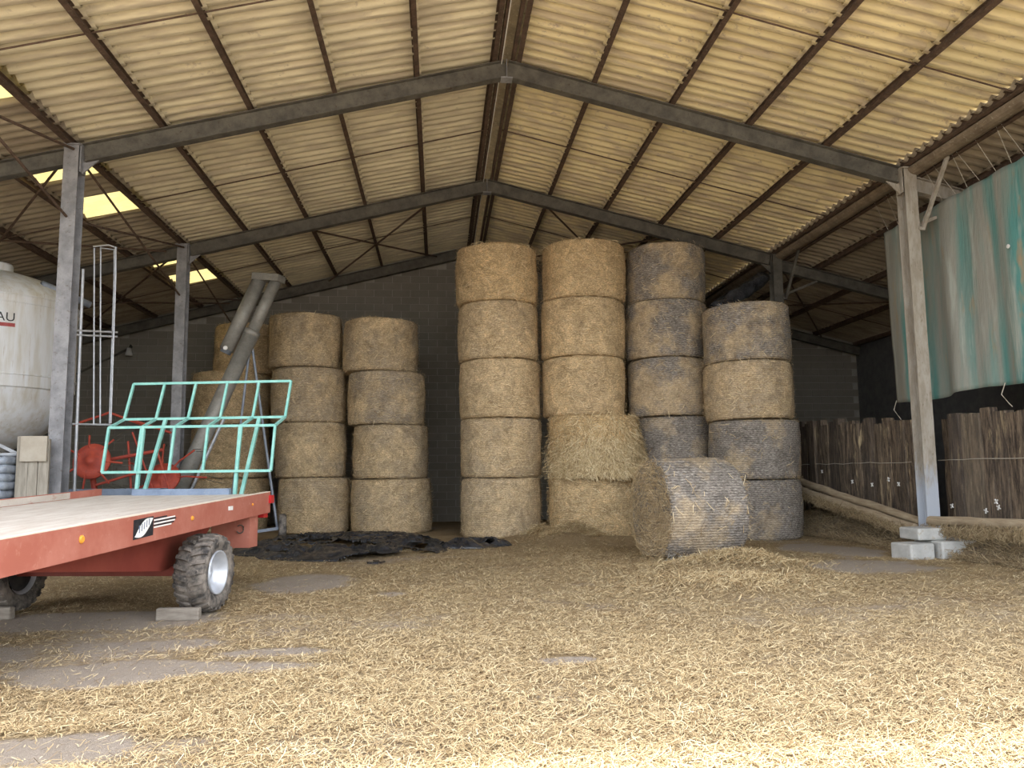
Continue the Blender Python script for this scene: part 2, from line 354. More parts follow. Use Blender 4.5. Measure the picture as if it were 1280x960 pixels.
rest.build('block_courses', M['block'], wb)['kind'] = 'stuff'

# ---------------------------------------------------------------- roof: sheets, purlins, ridge, rods
roof = empty('ceiling'); roof['kind'] = 'structure'
PX = [.2, 1.38, 2.61, 3.84, 5.09, 6.35]; AX = [7.42, 8.6, 9.8, 11.0]
PW = .86; NW = 4
def sheet_mesh(name, mat, L):
    n = NW*12; th = .007; xs = np.linspace(-.01, PW+.01, n+1); w = .045*(-1+2*((1+np.cos(2*pi*xs/(PW/NW)))/2)**2.1); V = []; F = []
    us = [0, L]
    for s_ in (0, th):
        for u in us:
            for x, h in zip(xs, w): V.append((u, x, h+s_+.04*u/L))
    r = n+1
    for i in range(n):
        F += [(i, i+1, r+i+1, r+i), (2*r+i, 3*r+i, 3*r+i+1, 2*r+i+1), (i, 2*r+i, 2*r+i+1, i+1), (r+i, r+i+1, 3*r+i+1, 3*r+i)]
    me = bpy.data.meshes.new(name); me.from_pydata(V, [], F); me.materials.append(mat); me.update()
    return me
lenmax = 1.235/cos(math.atan(SL))+.16
SM = {k: sheet_mesh('roof_sheet', M[k], lenmax) for k in ('roofL', 'roofR', 'roofA', 'skylight')}
extra = {}
slope = math.atan(SL)
SKY = (-3, 0, 2, 6, 8)
def put_sheet(side, x0, row, k, drop, key):
    y0 = .42+PW*k; z0 = zroof(x0)+.155-drop+(.006 if k % 2 else 0)
    me = SM[key]
    jit = random.uniform(-.004, .004)
    Mx = Matrix.Translation((side*x0, y0 if side > 0 else y0+PW, z0+jit)) @ Matrix.Rotation(0 if side > 0 else pi, 4, 'Z') @ Matrix.Rotation(slope, 4, 'Y')
    if k >= -4 or key == 'skylight':
        o = link('skylight_sheet' if key == 'skylight' else 'roof_sheet', me, roof); o.matrix_world = Mx
        if key == 'skylight': o['label'] = 'translucent yellow corrugated roof sheet'
    else:
        mb = extra.setdefault(key, MB()); mb.add([Mx @ v.co for v in me.vertices], [tuple(p.vertices) for p in me.polygons])
for k in range(-7, 12):
    for side in (-1, 1):
        for i, x in enumerate(PX[:-1]): put_sheet(side, x-.06, i, k, 0, 'roofL' if side < 0 else 'roofR')
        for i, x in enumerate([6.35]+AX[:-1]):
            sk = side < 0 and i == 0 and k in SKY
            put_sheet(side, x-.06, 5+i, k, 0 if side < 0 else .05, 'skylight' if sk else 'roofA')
for key, mb in extra.items(): mb.build('roof_sheet_rows', M[key], roof)['kind'] = 'stuff'
for side in (-1, 1):
    for x in PX[:-1]+[6.35]+AX:
        d = .05 if (side > 0 and x > 6.5) else 0
        zc = zroof(x)+.06-d; q = Vector((side*SL, 0, 1)).normalized()
        MB().ibeam((side*x, YF, zc), (side*x, YB, zc), .07, .12, .009, .007, q).build('purlin', M['purlin'], roof)
    if side > 0:
        MB().ibeam((6.62, YF, zroof(6.62)-.02), (6.62, YB, zroof(6.62)-.02), .07, .12, .009, .007).build('purlin', M['purlin'], roof)
        gt = MB(); g = [(.14*cos(a), .11*sin(a)) for a in np.linspace(pi, 2*pi, 9)]; g2 = [(a*.93, b*.93) for a, b in g[::-1]]
        gt.prism((6.50, YF, zroof(6.50)+.01), (6.50, YB, zroof(6.50)+.01), g+g2); gt.build('valley_gutter', M['ridge'], roof)
for i in range(19):                                          # ridge pieces
    y0 = .42+PW*(i-7); mb = MB(); y1 = y0+PW+.06
    for s in (-1, 1):
        mb.prism((0, y0, 0), (0, y1, 0), [(0, ZR+.25), (s*.30, ZR+.25-.30*SL), (s*.30, ZR+.262-.30*SL), (0, ZR+.262)])
    mb.build('ridge_piece', M['ridge'], roof)
for s in (-1, 1): MB().bar((s*.1, YF, ZR+.02), (s*.1, YB, ZR+.02), .05, .10).build('ridge_rail', M['purlin'], roof)
MB().bar((-.075, YF, ZR-.04), (-.075, YB, ZR-.04), .012, .02).build('ridge_cable', M['white'], roof)
for y in (-2.5, 2.5, 7.5):                                   # sag rods, half-way along each bay
    for s in (-1, 1):
        MB().tube([(s*.1, y, zroof(.1)+.05), (s*6.35, y, zroof(6.35)+.05)], .011, 6).build('sag_rod', M['purlin'], roof)
        MB().tube([(s*6.6, y, zroof(6.6)-.1), (s*10.9, y, zroof(10.9)-.1)], .011, 6).build('sag_rod', M['purlin'], roof)
def rod(a, b, r=.016, mat='purlin', name='wind_brace'): return MB().tube([a, b], r, 6).build(name, M[mat], roof)
def on(x, y, dz=-.12): return (x, y, zroof(x)+dz)
for a, b in [((-1.1,5.1),(-4.0,9.8)), ((-4.0,5.1),(-1.1,9.8)), ((1.2,5.1),(4.2,9.8)), ((4.2,5.1),(1.2,9.8)), ((6.6,5.2),(9.8,9.8)), ((9.8,5.2),(6.6,9.8)),
             ((-6.6,.2),(-10.6,4.8)), ((-6.6,4.8),(-10.6,.2)), ((-6.6,5.2),(-10.6,9.8)), ((-10.6,5.2),(-6.6,9.8))]:
    rod(on(*a), on(*b), .022)
for ya in (-5., 0., 5.):                                     # crossed rods between the left-hand columns
    for za, zb in ((5.98, 4.98), (4.98, 5.98)): rod((XL-.02 if za > zb else XL+.03, ya+.12, za), (XL-.02 if za > zb else XL+.03, ya+4.88, zb), .02)

# ---------------------------------------------------------------- portal frames
def portal(y, label, cmat_l, cmat_r):
    t = empty('portal_frame', (0, y, 0)); tag(t, label, 'steel frame')
    for s, xc, cm in ((-1, XL, cmat_l), (1, XR, cmat_r)):
        top = zroof(xc)-.02
        MB().ibeam((xc, 0, -.05), (xc, 0, top), .205, .24, .014, .01, (0, 1, 0)).build('column', M[cm], t)
        MB().box((xc-.13, -.15, top), (xc+.13, .15, top+.02)).build('cap_plate', M[cm], t)
        MB().box((xc-.105, -.118, top-.30), (xc+.105, -.104, top-.285)).add([], []).build('weld_seam', M[cm], t)
        # nave rafter and its haunch
        r = s; nx_ = Vector((-s*SL, 0, -1)).normalized()
        a = Vector((xc-s*.10, 0, zroof(xc-s*.1))); b = Vector((0, 0, ZR)); off = Vector((s*-SL, 0, -1)).normalized()*.135
        MB().ibeam(a+off, b+Vector((0, 0, -.139)), .15, .27, .012, .008, (0, 0, 1)).build('rafter', M['rafter'], t)
        h = MB(); xa = xc-s*.11
        for yy in (-.006, .006): pass
        pts = [(xa, zroof(xa)-.26), (xa, zroof(xa)-.44), (xa-s*.24, zroof(xa-s*.24)-.27)]
        v = [(px, yy, pz) for yy in (-.012, .012) for px, pz in pts]
        h.add(v, [(0, 1, 2), (5, 4, 3), (0, 3, 4, 1), (1, 4, 5, 2), (2, 5, 3, 0)]).build('haunch', M[cm], t)
        MB().box((xc-s*.115-.008, -.09, zroof(xc)-.40), (xc-s*.115+.008, .09, zroof(xc)+.02)).build('end_plate', M[cm], t)
        # aisle rafter carried on outwards
        xo = WL+.02 if s < 0 else WR-.02; dz = 0 if s < 0 else -.08
        a = Vector((xc+s*.10, 0, zroof(xc+s*.1)+dz))+Vector((-s*SL*.12, 0, -.13)); b = Vector((xo, 0, zroof(xo)+dz))+Vector((-s*SL*.12, 0, -.13))
        MB().ibeam(a, b, .14, .24, .011, .008, (0, 0, 1)).build('aisle_rafter', M['dustcol'] if s > 0 and cmat_r == 'dustcol' else M['rafter'], t)
    MB().box((-.09, -.085, ZR-.31), (.09, .085, ZR-.29)).box((-.006, -.085, ZR-.30), (.006, .085, ZR+.0)).build('ridge_plate', M['steel'], t)
    if y < 9:                                                # braces of the right-hand column
        MB().bar((XR+.16, -.10, zroof(XR)-1.0), (XR+.16, -.82, zroof(6.56)-.06), .05, .05).bar((XR+.08, -.11, zroof(XR)-1.0), (XR+.18, -.11, zroof(XR)-1.0), .05, .05).build('knee_brace', M[cmat_r], t)
        MB().bar((XR+.11, 0, zroof(XR)-.92), (XR+.95, 0, zroof(XR+.95)-.34), .05, .05).build('knee_brace', M[cmat_r], t)
    return t
portal(0, 'grey steel portal frame whose dusty column stands on concrete blocks by the green tarpaulin', 'steel', 'dustcol')
portal(5, 'grey steel portal frame rising beside the zinc auger and the rolled black film', 'steel', 'rafter')
portal(10, 'dark steel portal frame set against the concrete block wall', 'rafter', 'rafter')

# ---------------------------------------------------------------- round bales
GROUP = 'round straw bales in the barn'
def bale_mesh(R, H, seed, flare=0., sag=0.):
    n = 96; prof = []; e = .07
    prof += [(R*t, 0) for t in (0.02, .35, .7, .88)]
    prof += [(R-e+e*sin(a), e-e*cos(a)) for a in np.linspace(.15, pi/2, 4)]
    prof += [(R, z) for z in np.linspace(e+.06, H-e-.06, 15)]
    prof += [(R-e+e*cos(a), H-e+e*sin(a)) for a in np.linspace(0, pi/2-.15, 4)]
    prof += [(R*t, H) for t in (.88, .7, .35, .02)]
    prof = np.array(prof); m_ = len(prof); A = np.linspace(0, 2*pi, n, endpoint=False)
    r = prof[None, :, 0].repeat(n, 0); z = prof[None, :, 1].repeat(n, 0); a = A[:, None].repeat(m_, 1)
    x, y = np.cos(a), np.sin(a); k = np.clip(r/R, 0, 1)**3
    d = .10*(fbm(x*1.6, y*1.6, z*1.3, seed, 3)-.5)+.036*(fbm(x*7, y*7, z*6, seed+3, 3)-.5)
    d = d+.018*np.sin(z/H*pi)+flare*np.clip(1-z/H, 0, 1)**1.2*np.clip(.35+.65*np.cos(a+1.0), 0, 1)
    r = r+k*d
    z = z+.03*(fbm(x*r*2, y*r*2, 0, seed+9)-.5)*np.where(prof[None, :, 1] > H*.5, 1, .3)
    V = np.stack([r*x, r*y, z], 2).reshape(-1, 3); F = []
    kk = np.arange(n)[:, None]; i = np.arange(m_-1)[None]
    F = np.stack([kk*m_+i, (kk+1) % n*m_+i, (kk+1) % n*m_+i+1, kk*m_+i+1], 2).reshape(-1, 4)
    me = np_mesh('round_bale', V, F, M['bale']); me.polygons.foreach_set('use_smooth', [True]*len(me.polygons)); return me
def bale_fibres(R, H, seed, n, loose, wild=0, mat='balestraw'):
    g = np.random.default_rng(seed)
    a = g.random(n)*2*pi; z = g.random(n)*H; rr = R+.012+g.random(n)*.02+.018*np.sin(z/H*pi)
    er = np.stack([np.cos(a), np.sin(a), 0*a], 1); et = np.stack([-np.sin(a), np.cos(a), 0*a], 1); ez = np.array([[0, 0, 1.]])
    th = g.normal(0, .75, n)[:, None]; D = et*np.cos(th)+ez*np.sin(th)+er*g.normal(0, .12+loose*.2, n)[:, None]
    D /= np.linalg.norm(D, axis=1)[:, None]; P = er*rr[:, None]+ez*z[:, None]
    L = g.uniform(.04, .14, n)*(1+loose*.5); sets = [strands(P, D, er, L, g.uniform(.005, .010, n), g.normal(0, 1, n), g.beta(1.6, 1.6, n))]
    m_ = int(90+700*loose)                                    # tufts along both rims
    a = g.random(m_)*2*pi; top = g.random(m_) < .5; er = np.stack([np.cos(a), np.sin(a), 0*a], 1); et = np.stack([-np.sin(a), np.cos(a), 0*a], 1)
    z = np.where(top, H-.015, .03)+g.normal(0, .02, m_)
    D = er*g.uniform(.1, .9, m_)[:, None]+et*g.normal(0, .8, m_)[:, None]+np.array([[0, 0, 1.]])*np.where(top, .25, -.35)[:, None]; D /= np.linalg.norm(D, axis=1)[:, None]
    sets.append(strands(er*(R-.02+.02*g.random(m_))[:, None]+ez*z[:, None], D, np.cross(D, et)+er*.3, g.uniform(.05, .14, m_), g.uniform(.003, .006, m_), g.normal(0, 1.5, m_), g.beta(2, 2, m_)))
    if wild:
        a = g.normal(-1.0, .85, wild); z = np.abs(g.normal(0, .42, wild))*H*.8; z = np.clip(z, .0, H)
        er = np.stack([np.cos(a), np.sin(a), 0*a], 1); et = np.stack([-np.sin(a), np.cos(a), 0*a], 1)
        D = er*g.uniform(.05, .7, wild)[:, None]+et*g.normal(0, .6, wild)[:, None]-ez*g.uniform(.2, 1.3, wild)[:, None]; D /= np.linalg.norm(D, axis=1)[:, None]
        rr = R+.02+.24*np.clip(1-z/H, 0, 1)*(.35+.65*g.random(wild))
        sets.append(strands(er*rr[:, None]+ez*z[:, None], D, er, g.uniform(.09, .26, wild), g.uniform(.006, .012, wild), g.normal(0, 1.5, wild), g.beta(2.6, 1.8, wild)))
    V = np.concatenate([s[0] for s in sets]); T = np.concatenate([s[2] for s in sets]); o = 0; Fs = []
    for s in sets: Fs.append(s[1]+o); o += len(s[0])
    return np_mesh('straw_fibres', V, np.concatenate(Fs), M[mat], {'tint': T})
bseed = [100]
def bale(x, y, z, R, H, label, grey=.2, gold=.3, loose=.25, flare=0., wild=0, n=1500, rz=None):
    bseed[0] += 1; s = bseed[0]; R = R-.02
    t = empty('round_bale', (x, y, z), random.uniform(0, 6.28) if rz is None else rz); t.rotation_euler[0] = random.uniform(-.012, .012); t.rotation_euler[1] = random.uniform(-.012, .012); tag(t, label, 'straw bale', GROUP)
    b = link('bale_body', bale_mesh(R, H, s, flare), t); b.color = (grey, gold, random.random(), 1)
    f = link('straw_fibres', bale_fibres(R, H, s, int(n*(1-.93*min(1, grey*1.2))), loose, wild, 'straw' if gold > .52 else 'balestraw'), t); f['kind'] = 'stuff'
    return t
def stack(where, spec, H):
    n = len(spec); names = {5: ['bottom', 'fourth from top', 'middle', 'second from top', 'topmost'], 4: ['bottom', 'third from top', 'second from top', 'topmost'], 3: ['bottom', 'middle', 'topmost']}[n]
    z = 0
    for nm, s in zip(names, spec):
        kw = dict(s[4] if len(s) > 4 else {}); desc = kw.pop('desc', 'straw bale')
        bale(s[0], s[1], z, s[2], H-.012, '%s, %s %s' % (desc, nm, where), grey=s[3], **kw); z += H
stack('of the five-high stack with black film at its foot', [(.25,4.94,.83,.25,dict(gold=.2)), (.25,4.94,.835,.3), (.25,4.94,.84,.12), (.22,4.94,.84,.25), (.2,4.94,.87,.1,dict(gold=.5,loose=.6))], 1.2)
stack('of the golden five-high stack behind the toppled bale', [(2.02,4.32,.86,.10,dict(gold=.55,desc='pale straw bale',loose=.5,n=2600)),
      (2.10,4.40,.90,.0,dict(gold=.7,flare=.20,loose=1.,wild=8000,desc='frayed golden straw bale',n=3000,rz=0.)),
      (1.98,4.72,.87,.15,dict(gold=.45)), (1.98,4.75,.88,.12,dict(gold=.4)), (2.02,4.75,.88,.1,dict(gold=.5,loose=.6))], 1.21)
stack('of the greyed stack between golden and slate stacks', [(3.8,4.75,.84,.95,dict(desc='dark grey straw bale')), (3.88,4.78,.84,1.,dict(desc='dark grey straw bale',loose=.6)), (3.8,4.75,.84,.7), (3.78,4.75,.86,.75), (3.81,4.75,.83,.7)], 1.205)
stack('of the four-high stack next to the timber wall', [(5.12,3.5,.86,.95,dict(desc='slate grey straw bale')), (5.1,3.5,.87,.85,dict(desc='slate grey straw bale',loose=.6)), (5.04,3.5,.855,.35,dict(gold=.3)), (5.06,3.5,.85,.7)], 1.125)
stack('of the four-high stack against the auger leg', [(-3.88,7.1,.80,.35), (-3.98,7.1,.80,.4), (-4.04,7.1,.85,.4), (-4.14,7.1,.83,.35)], 1.24)
stack('of the four-high stack beside the dark gap', [(-2.1,6.75,.90,.35,dict(loose=.8,flare=.04)), (-2.14,6.75,.85,.35), (-2.24,6.75,.88,.5,dict(loose=.5)), (-2.38,6.75,.86,.4)], 1.195)
stack('of the stack behind the slanting auger tubes', [(-6.02,8.2,.89,.15), (-6.05,8.2,.89,.15), (-6.08,8.2,.91,.15,dict(gold=.4)), (-5.8,8.6,.80,.15,dict(gold=.4))], 1.25)
# the toppled bale, lying on its round side
tb = empty('round_bale', (2.62, -.06, .70)); tag(tb, 'toppled grey net-wrapped straw bale lying on its side on the floor', 'straw bale', GROUP)
Mt = Matrix.Rotation(radians(8), 4, 'Z') @ Matrix.Rotation(radians(90), 4, 'Y') @ Matrix.Translation((0, 0, -.6))
tm = bale_mesh(.745, 1.2, 77)
for v in tm.vertices:
    p = Mt @ v.co
    if p.z < -.60: p.z = -.60+(p.z+.60)*.35                   # settled flat underneath
    v.co = p
b = link('bale_body', tm, tb); b.color = (.85, .25, .37, 1)
tm2 = bale_fibres(.745, 1.2, 78, 220, .8); tm2.transform(Mt); f = link('straw_fibres', tm2, tb); f['kind'] = 'stuff'
# straw end of the toppled bale
g = np.random.default_rng(5); n = 3000; rr = .74*np.sqrt(g.random(n)); aa = g.random(n)*2*pi
P = np.stack([rr*np.cos(aa), rr*np.sin(aa), np.full(n, -.012)], 1); th = aa+pi/2+g.normal(0, .5, n); D = np.stack([np.cos(th), np.sin(th), g.normal(0, .25, n)], 1)
V, F, T = strands(P, D, np.tile([[0, 0, -1.]], (n, 1)), g.uniform(.05, .16, n), g.uniform(.004, .008, n), g.normal(0, 1, n), g.beta(2, 2.4, n))
em = np_mesh('straw_end', V, F, M['balestraw'], {'tint': T}); em.transform(Mt); f = link('straw_end', em, tb); f['kind'] = 'stuff'
# torn net along its underside
net = MB()
for i in range(46):
    u = -.55+1.15*i/45+random.uniform(-.01, .01); a0 = radians(random.uniform(222, 232)); a1 = radians(random.uniform(252, 262))
    net.tube([(u+random.uniform(-.03, .03)*k, .765*cos(a)-.0, .765*sin(a)) for k, a in enumerate(np.linspace(a0, a1, 4))], .003, 4)
nm_ = net.mesh('torn_net', M['white']); nm_.transform(Matrix.Rotation(radians(8), 4, 'Z')); link('torn_net', nm_, tb)['label'] = 'torn white net threads'

# ---------------------------------------------------------------- flatbed trailer
TA = radians(9.4); tr = empty('flatbed_trailer', (-2.97, -2.2, 0), -TA)
tag(tr, 'red two-wheeled flatbed farm trailer with a teal hay ladder at its end', 'trailer')
TT = .0437; BW, BL = 2.07, 6.3
def bz(y): return 1.09+TT*y
def slab(y0, y1, x0, x1, d0, d1): # box that follows the tilt of the bed
    vs = [(x, y, bz(y)+d) for d in (d0, d1) for y in (y0, y1) for x in (x0, x1)]
    return MB().add(vs, [(0,2,3,1),(4,5,7,6),(0,1,5,4),(1,3,7,5),(3,2,6,7),(2,0,4,6)])
slab(-BL, -.02, -BW+.05, -.05, -.07, -.025).build('bed_floor', M['bed'], tr)
sr = slab(-BL, 0, -.05, 0, -.235, -.004).build('side_rail', M['red'], tr)
slab(-BL, 0, -.05, .001, -.004, .004).build('worn_edge', M['bareedge'], sr)
lr = slab(-BL, 0, -BW, -BW+.05, -.235, .05).build('side_rail', M['red'], tr)
slab(-BL, -.6, -BW+.05, -BW+.054, -.02, .045).build('dust_film', M['bed'], lr)
slab(-.05, 0, -BW+.05, -.05, -.235, -.03).build('end_rail', M['red'], tr)
slab(-.10, -.04, -1.60, -.45, -.025, .045).build('end_board', M['bluegrey'], tr)['label'] = 'blue-grey painted end board'
slab(-BL, -BL+.05, -BW+.05, -.05, -.235, -.004).build('end_rail', M['red'], tr)
for xx in (-.42, -BW+.36):                                   # wedge shaped chassis members
    v = []
    for x in (xx, xx+.06):
        v += [(x, -BL+.2, bz(-BL)-.235), (x, -4.1, bz(-4.1)-.24), (x, -1.75, .40), (x, -1.15, .44), (x, -.62, bz(-.62)-.236), (x, -.62, bz(-.62)-.07), (x, -BL+.2, bz(-BL+.2)-.07)]
    MB().add(v, [tuple(range(6, -1, -1)), tuple(range(7, 14))]+[(i, (i+1) % 7, (i+1) % 7+7, i+7) for i in range(7)]).build('chassis_member', M['darkred'], tr)
MB().bar((-BW+.15, -1.53, .38), (-.18, -1.53, .38), .09, .09).build('axle', M['darkred'], tr)
for y in (-1.2, -2.4, -3.6, -4.8): slab(y-.03, y+.03, -BW+.36, -.36, -.20, -.075).build('cross_member', M['darkred'], tr)
pl = MB().box((-.46, -.50, .50), (-.05, -.47, bz(-.5)-.22)).box((-.05, -.50, .50), (-.03, -.28, bz(-.4)-.225)).build('rear_plate', M['red'], tr)
MB().tube([(-.13+.04*cos(a), -.515, .70+.045*sin(a)) for a in np.linspace(-2.6, 2.4, 9)], .006, 6).build('ring', M['rafter'], pl)
pl2 = MB().box((-BW+.05, -.50, .50), (-BW+.46, -.47, bz(-.5)-.22)).build('rear_plate', M['red'], tr)
MB().box((-.02, -.05, bz(0)-.13), (.03, .04, bz(0)-.04)).build('rear_lamp', M['redlens'], tr); MB().box((-.10, -.12, bz(0)-.29), (-.03, .01, bz(0)-.235)).build('rear_lamp', M['redlens'], tr)
def disc_on_rail(y, d, r, mat, name):
    Mx = Matrix.Translation((.001, y, bz(y)+d)) @ Matrix.Rotation(radians(90), 4, 'Y')
    MB().lathe([(0, .012), (r*.7, .012), (r, .004), (r, 0)], 14, Mx).build(name, M[mat], sr)
disc_on_rail(-3.55, -.10, .03, 'amber', 'reflector'); disc_on_rail(-1.90, -.115, .022, 'amber', 'reflector'); disc_on_rail(-.52, -.105, .014, 'amber', 'reflector')
MB().box((0, -1.13, bz(-1.1)-.115), (.006, -1.03, bz(-1.1)-.075)).build('reflector', M['white'], sr)['label'] = 'small white reflector'
def poly_on_rail(pts, x, mat, name):                         # (along, height) outline glued to the rail
    n = len(pts); v = [(xx, y, bz(y)+d) for xx in (0, x) for y, d in pts]
    return MB().add(v, [tuple(range(n-1, -1, -1)), tuple(range(n, 2*n))]+[(i, (i+1) % n, (i+1) % n+n, i+n) for i in range(n)]).build(name, M[mat], sr)
y0 = -2.88
st_ = poly_on_rail([(y0,-.19), (y0+.30,-.185), (y0+.30,-.03), (y0,-.035)], .003, 'black', 'sticker')
leaf = [(y0+.02, -.17)]+[(y0+.02+.27*t, -.17+.125*t+.055*sin(pi*t)) for t in np.linspace(.1, 1, 9)]+[(y0+.02+.27*t, -.17+.125*t-.06*sin(pi*t)) for t in np.linspace(.9, .1, 8)]
leaf = [(a, max(-.183, min(-.04, b_))) for a, b_ in leaf]
poly_on_rail(leaf[::1], .005, 'white', 'sticker_leaf')
for i in range(5):
    a = y0+.075+.036*i; poly_on_rail([(a, -.145+.012*i), (a+.012, -.145+.012*i), (a+.016, -.085+.010*i), (a+.004, -.085+.010*i)], .0065, 'bluegrey', 'sticker_stroke')
for i, (a, b_, mt) in enumerate([(.31,.52,'black'), (.31,.66,'white'), (.31,.68,'black'), (.31,.66,'white'), (.31,.64,'black'), (.31,.60,'white')]):
    d = -.045-.0145*i; poly_on_rail([(y0+a, d-.013), (y0+b_, d-.012), (y0+b_, d), (y0+a, d-.001)], .003, mt, 'sticker_line')
# wheels
def wheel(lx, ly, parent, out):
    R, w = .36, .30; Mx = Matrix.Translation((lx, ly, R)) @ Matrix.Rotation(radians(90)*out, 4, 'Y')
    w_ = empty('wheel'); w_.parent = parent
    MB().lathe([(.20, -w/2+.03), (.25, -w/2+.005), (.315, -w/2), (.338, -w/2+.03), (.343, 0), (.338, w/2-.03), (.315, w/2), (.25, w/2-.005), (.20, w/2-.03)], 44, Mx).build('tyre', M['rubber'], w_, True)
    lug = MB(); N = 24
    for k in range(N):
        for sgn in (-1, 1):
            a0 = 2*pi*(k+(.5 if sgn > 0 else 0))/N
            v = []
            for rr in (.333, .366):
                for (u, da) in ((.012, .02), (.012, .125), (.075, .075), (.075, -.03), (w/2-.005, .03), (w/2-.005, -.085)):
                    a = a0+da+(.04 if rr < .35 else 0)*0; r_ = rr-(.022 if u > .1 else 0); v.append(Mx @ Vector((r_*cos(a), r_*sin(a), sgn*u)))
            q = [(0, 1, 2, 3), (3, 2, 4, 5)]
            f = [tuple(i+6 for i in p) for p in q]+[(0, 6, 7, 1), (1, 7, 8, 2), (2, 8, 10, 4), (4, 10, 11, 5), (5, 11, 9, 3), (3, 9, 6, 0)]
            lug.add(v, f)
    lug.build('tread', M['rubber'], w_)
    MB().lathe([(0, .035), (.05, .035), (.055, .05), (.06, .03), (.13, .015), (.155, .06), (.19, .135), (.205, .142), (.205, .12), (.17, 0), (.17, -.1), (.2, -.13)], 32, Mx).build('rim', M['rim'], w_, True)
    MB().lathe([(0,-.08), (.19,-.08), (.19,-.095), (0,-.095)], 24, Mx).build('dark_fill_disc', M['blackrubber'], w_)  # added dark disc, standing in for the shade inside the rim
    return w_
wheel(-.05, -1.50, tr, 1); wheel(-BW+.10, -1.53, tr, -1)
db = MB()
for s in (-1, 1): db.bar((-BW/2+s*.5, -BL+.1, bz(-BL)-.18), (-BW/2, -BL-1.2, .56), .07, .1)
db.build('drawbar', M['darkred'], tr)
MB().bar((-BW/2, -BL-.9, .6), (-BW/2, -BL-.9, .0), .06, .06, (0, 1, 0)).build('jack', M['darkred'], tr)
# hay ladder, bent outwards
hl = empty('hay_ladder'); hl.parent = tr
PR = [(.0, 1.33), (.1, 1.86), (.42, 1.98), (.6, 2.44)]
def lp(x, k): return (x, PR[k][0], PR[k][1])
for k in range(4): MB().bar(lp(-2.03, k), lp(.0, k), .03, .03).build('cross_rail', M['teal'], hl)
for i in range(6):
    x = -2.03+2.03*i/5
    for k in range(3):
        MB().bar(lp(x, k), lp(x, k+1), .027, .027, (1, 0, 0)).build('upright', M['teal'], hl)
for x in (-1.60, -.42):
    MB().bar((x, -.02, .95), (x, .1, 1.86), .036, .036, (1, 0, 0)).build('post', M['teal'], hl)
    MB().bar((x+.04, .03, .95), (x+.1, .42, 1.98), .034, .04, (1, 0, 0)).build('brace', M['teal'], hl)
# wooden chocks before the wheels
for (x, y, a, lab) in ((-3.36,-4.10,-.06,'weathered wooden chock board in front of the trailer wheel with the silver rim'), (-5.10,-3.80,-.1,'weathered wooden chock board in front of the trailer wheel in deep shade')):
    o = MB().add([(sx*(.19+.0*k), sy*(.045-.008*k), k*.11) for k in (0, 1) for sx, sy in ((-1,-1),(1,-1),(1,1),(-1,1))], [(0,3,2,1),(4,5,6,7),(0,1,5,4),(1,2,6,5),(2,3,7,6),(3,0,4,7)]).build('wheel_chock', M['board'], None, False, (x, y, float(ground_z(x, y)))); o.rotation_euler = (0, 0, a)
    md = o.modifiers.new('b', 'BEVEL'); md.width = .012; md.segments = 2
    tag(o, lab, 'chock')

# ---------------------------------------------------------------- feed silo
SC = (-8.65, 2.6); silo = empty('feed_silo', (SC[0], SC[1], 0)); tag(silo, 'white polyester feed silo with a rounded cone bottom on legs', 'silo')
prof = [(.20,1.68), (.24,1.71), (.58,1.86), (.95,2.12), (1.15,2.42), (1.235,2.74)]
MB().lathe(prof, 64).build('cone', M['silo'], silo, True)
SR = 1.26
body = MB().lathe([(SR-.02,2.73), (SR,2.75), (SR,2.93), (SR+.015,2.935), (SR+.015,2.955), (SR,2.96), (SR,4.10), (SR+.01,4.105), (SR+.01,4.125), (SR,4.13)], 64).build('shell', M['silo'], silo); smooth_angle(body)
dome = MB().lathe([(SR,4.13), (SR+.005,4.22), (SR+.015,4.23), (SR+.015,4.25), (SR-.01,4.26), (SR-.02,4.30), (1.06,4.48), (.74,4.68), (.36,4.80), (.0,4.84)], 64).build('dome', M['silo'], silo); smooth_angle(dome)
MB().lathe([(.0,5.0), (.2,4.98), (.22,4.95), (.22,4.76)], 24).build('lid', M['silo'], silo, True)
MB().lathe([(.19,1.69), (.19,1.45), (.12,1.45), (.12,1.4), (0,1.4)], 20).build('outlet', M['galv'], silo, True)
for k in range(4):
    a = radians(-8+90*k); x, y = 1.25*cos(a), 1.25*sin(a)
    MB().tube([(x, y, 0), (x, y, 2.5)], .055, 12).tube([(x, y, 2.44), (x, y, 2.52)], .075, 12).build('leg', M['pipe'], silo)
    MB().bar((x*1.0, y*1.0, 2.45), (x*.985, y*.985, 2.95), .12, .03, (cos(a), sin(a), 0)).build('bracket', M['pipe'], silo)
    a2 = radians(-8+90*(k+1)); x2, y2 = 1.25*cos(a2), 1.25*sin(a2)
    MB().bar((x, y, 2.30), (x2, y2, 1.35), .05, .05).build('leg_brace', M['galv'], silo)
MB().tube([(.9,-.35,4.55), (1.05,-.05,4.50), (1.45,.25,4.32)], .06, 10).build('filling_pipe', M['pipe'], silo, True)
def wrap(me, a0, z0, rad):
    for v in me.vertices:
        a = a0+v.co.x/rad; v.co = (rad*cos(a), rad*sin(a), z0+v.co.y)
fc = bpy.data.curves.new('lettering', 'FONT'); fc.body = 'AU'; fc.size = .20; fc.align_x = 'RIGHT'; fc.extrude = .0
fo = bpy.data.objects.new('lettering_src', fc); COL.objects.link(fo); bpy.context.view_layer.update()
lm = bpy.data.meshes.new_from_object(fo.evaluated_get(bpy.context.evaluated_depsgraph_get())); bpy.data.objects.remove(fo)
LA, LZ = radians(-49.6), 3.785
wrap(lm, LA, LZ, SR+.004); lm.materials.clear(); lm.materials.append(M['black']); link('lettering', lm, body)
ul = MB()
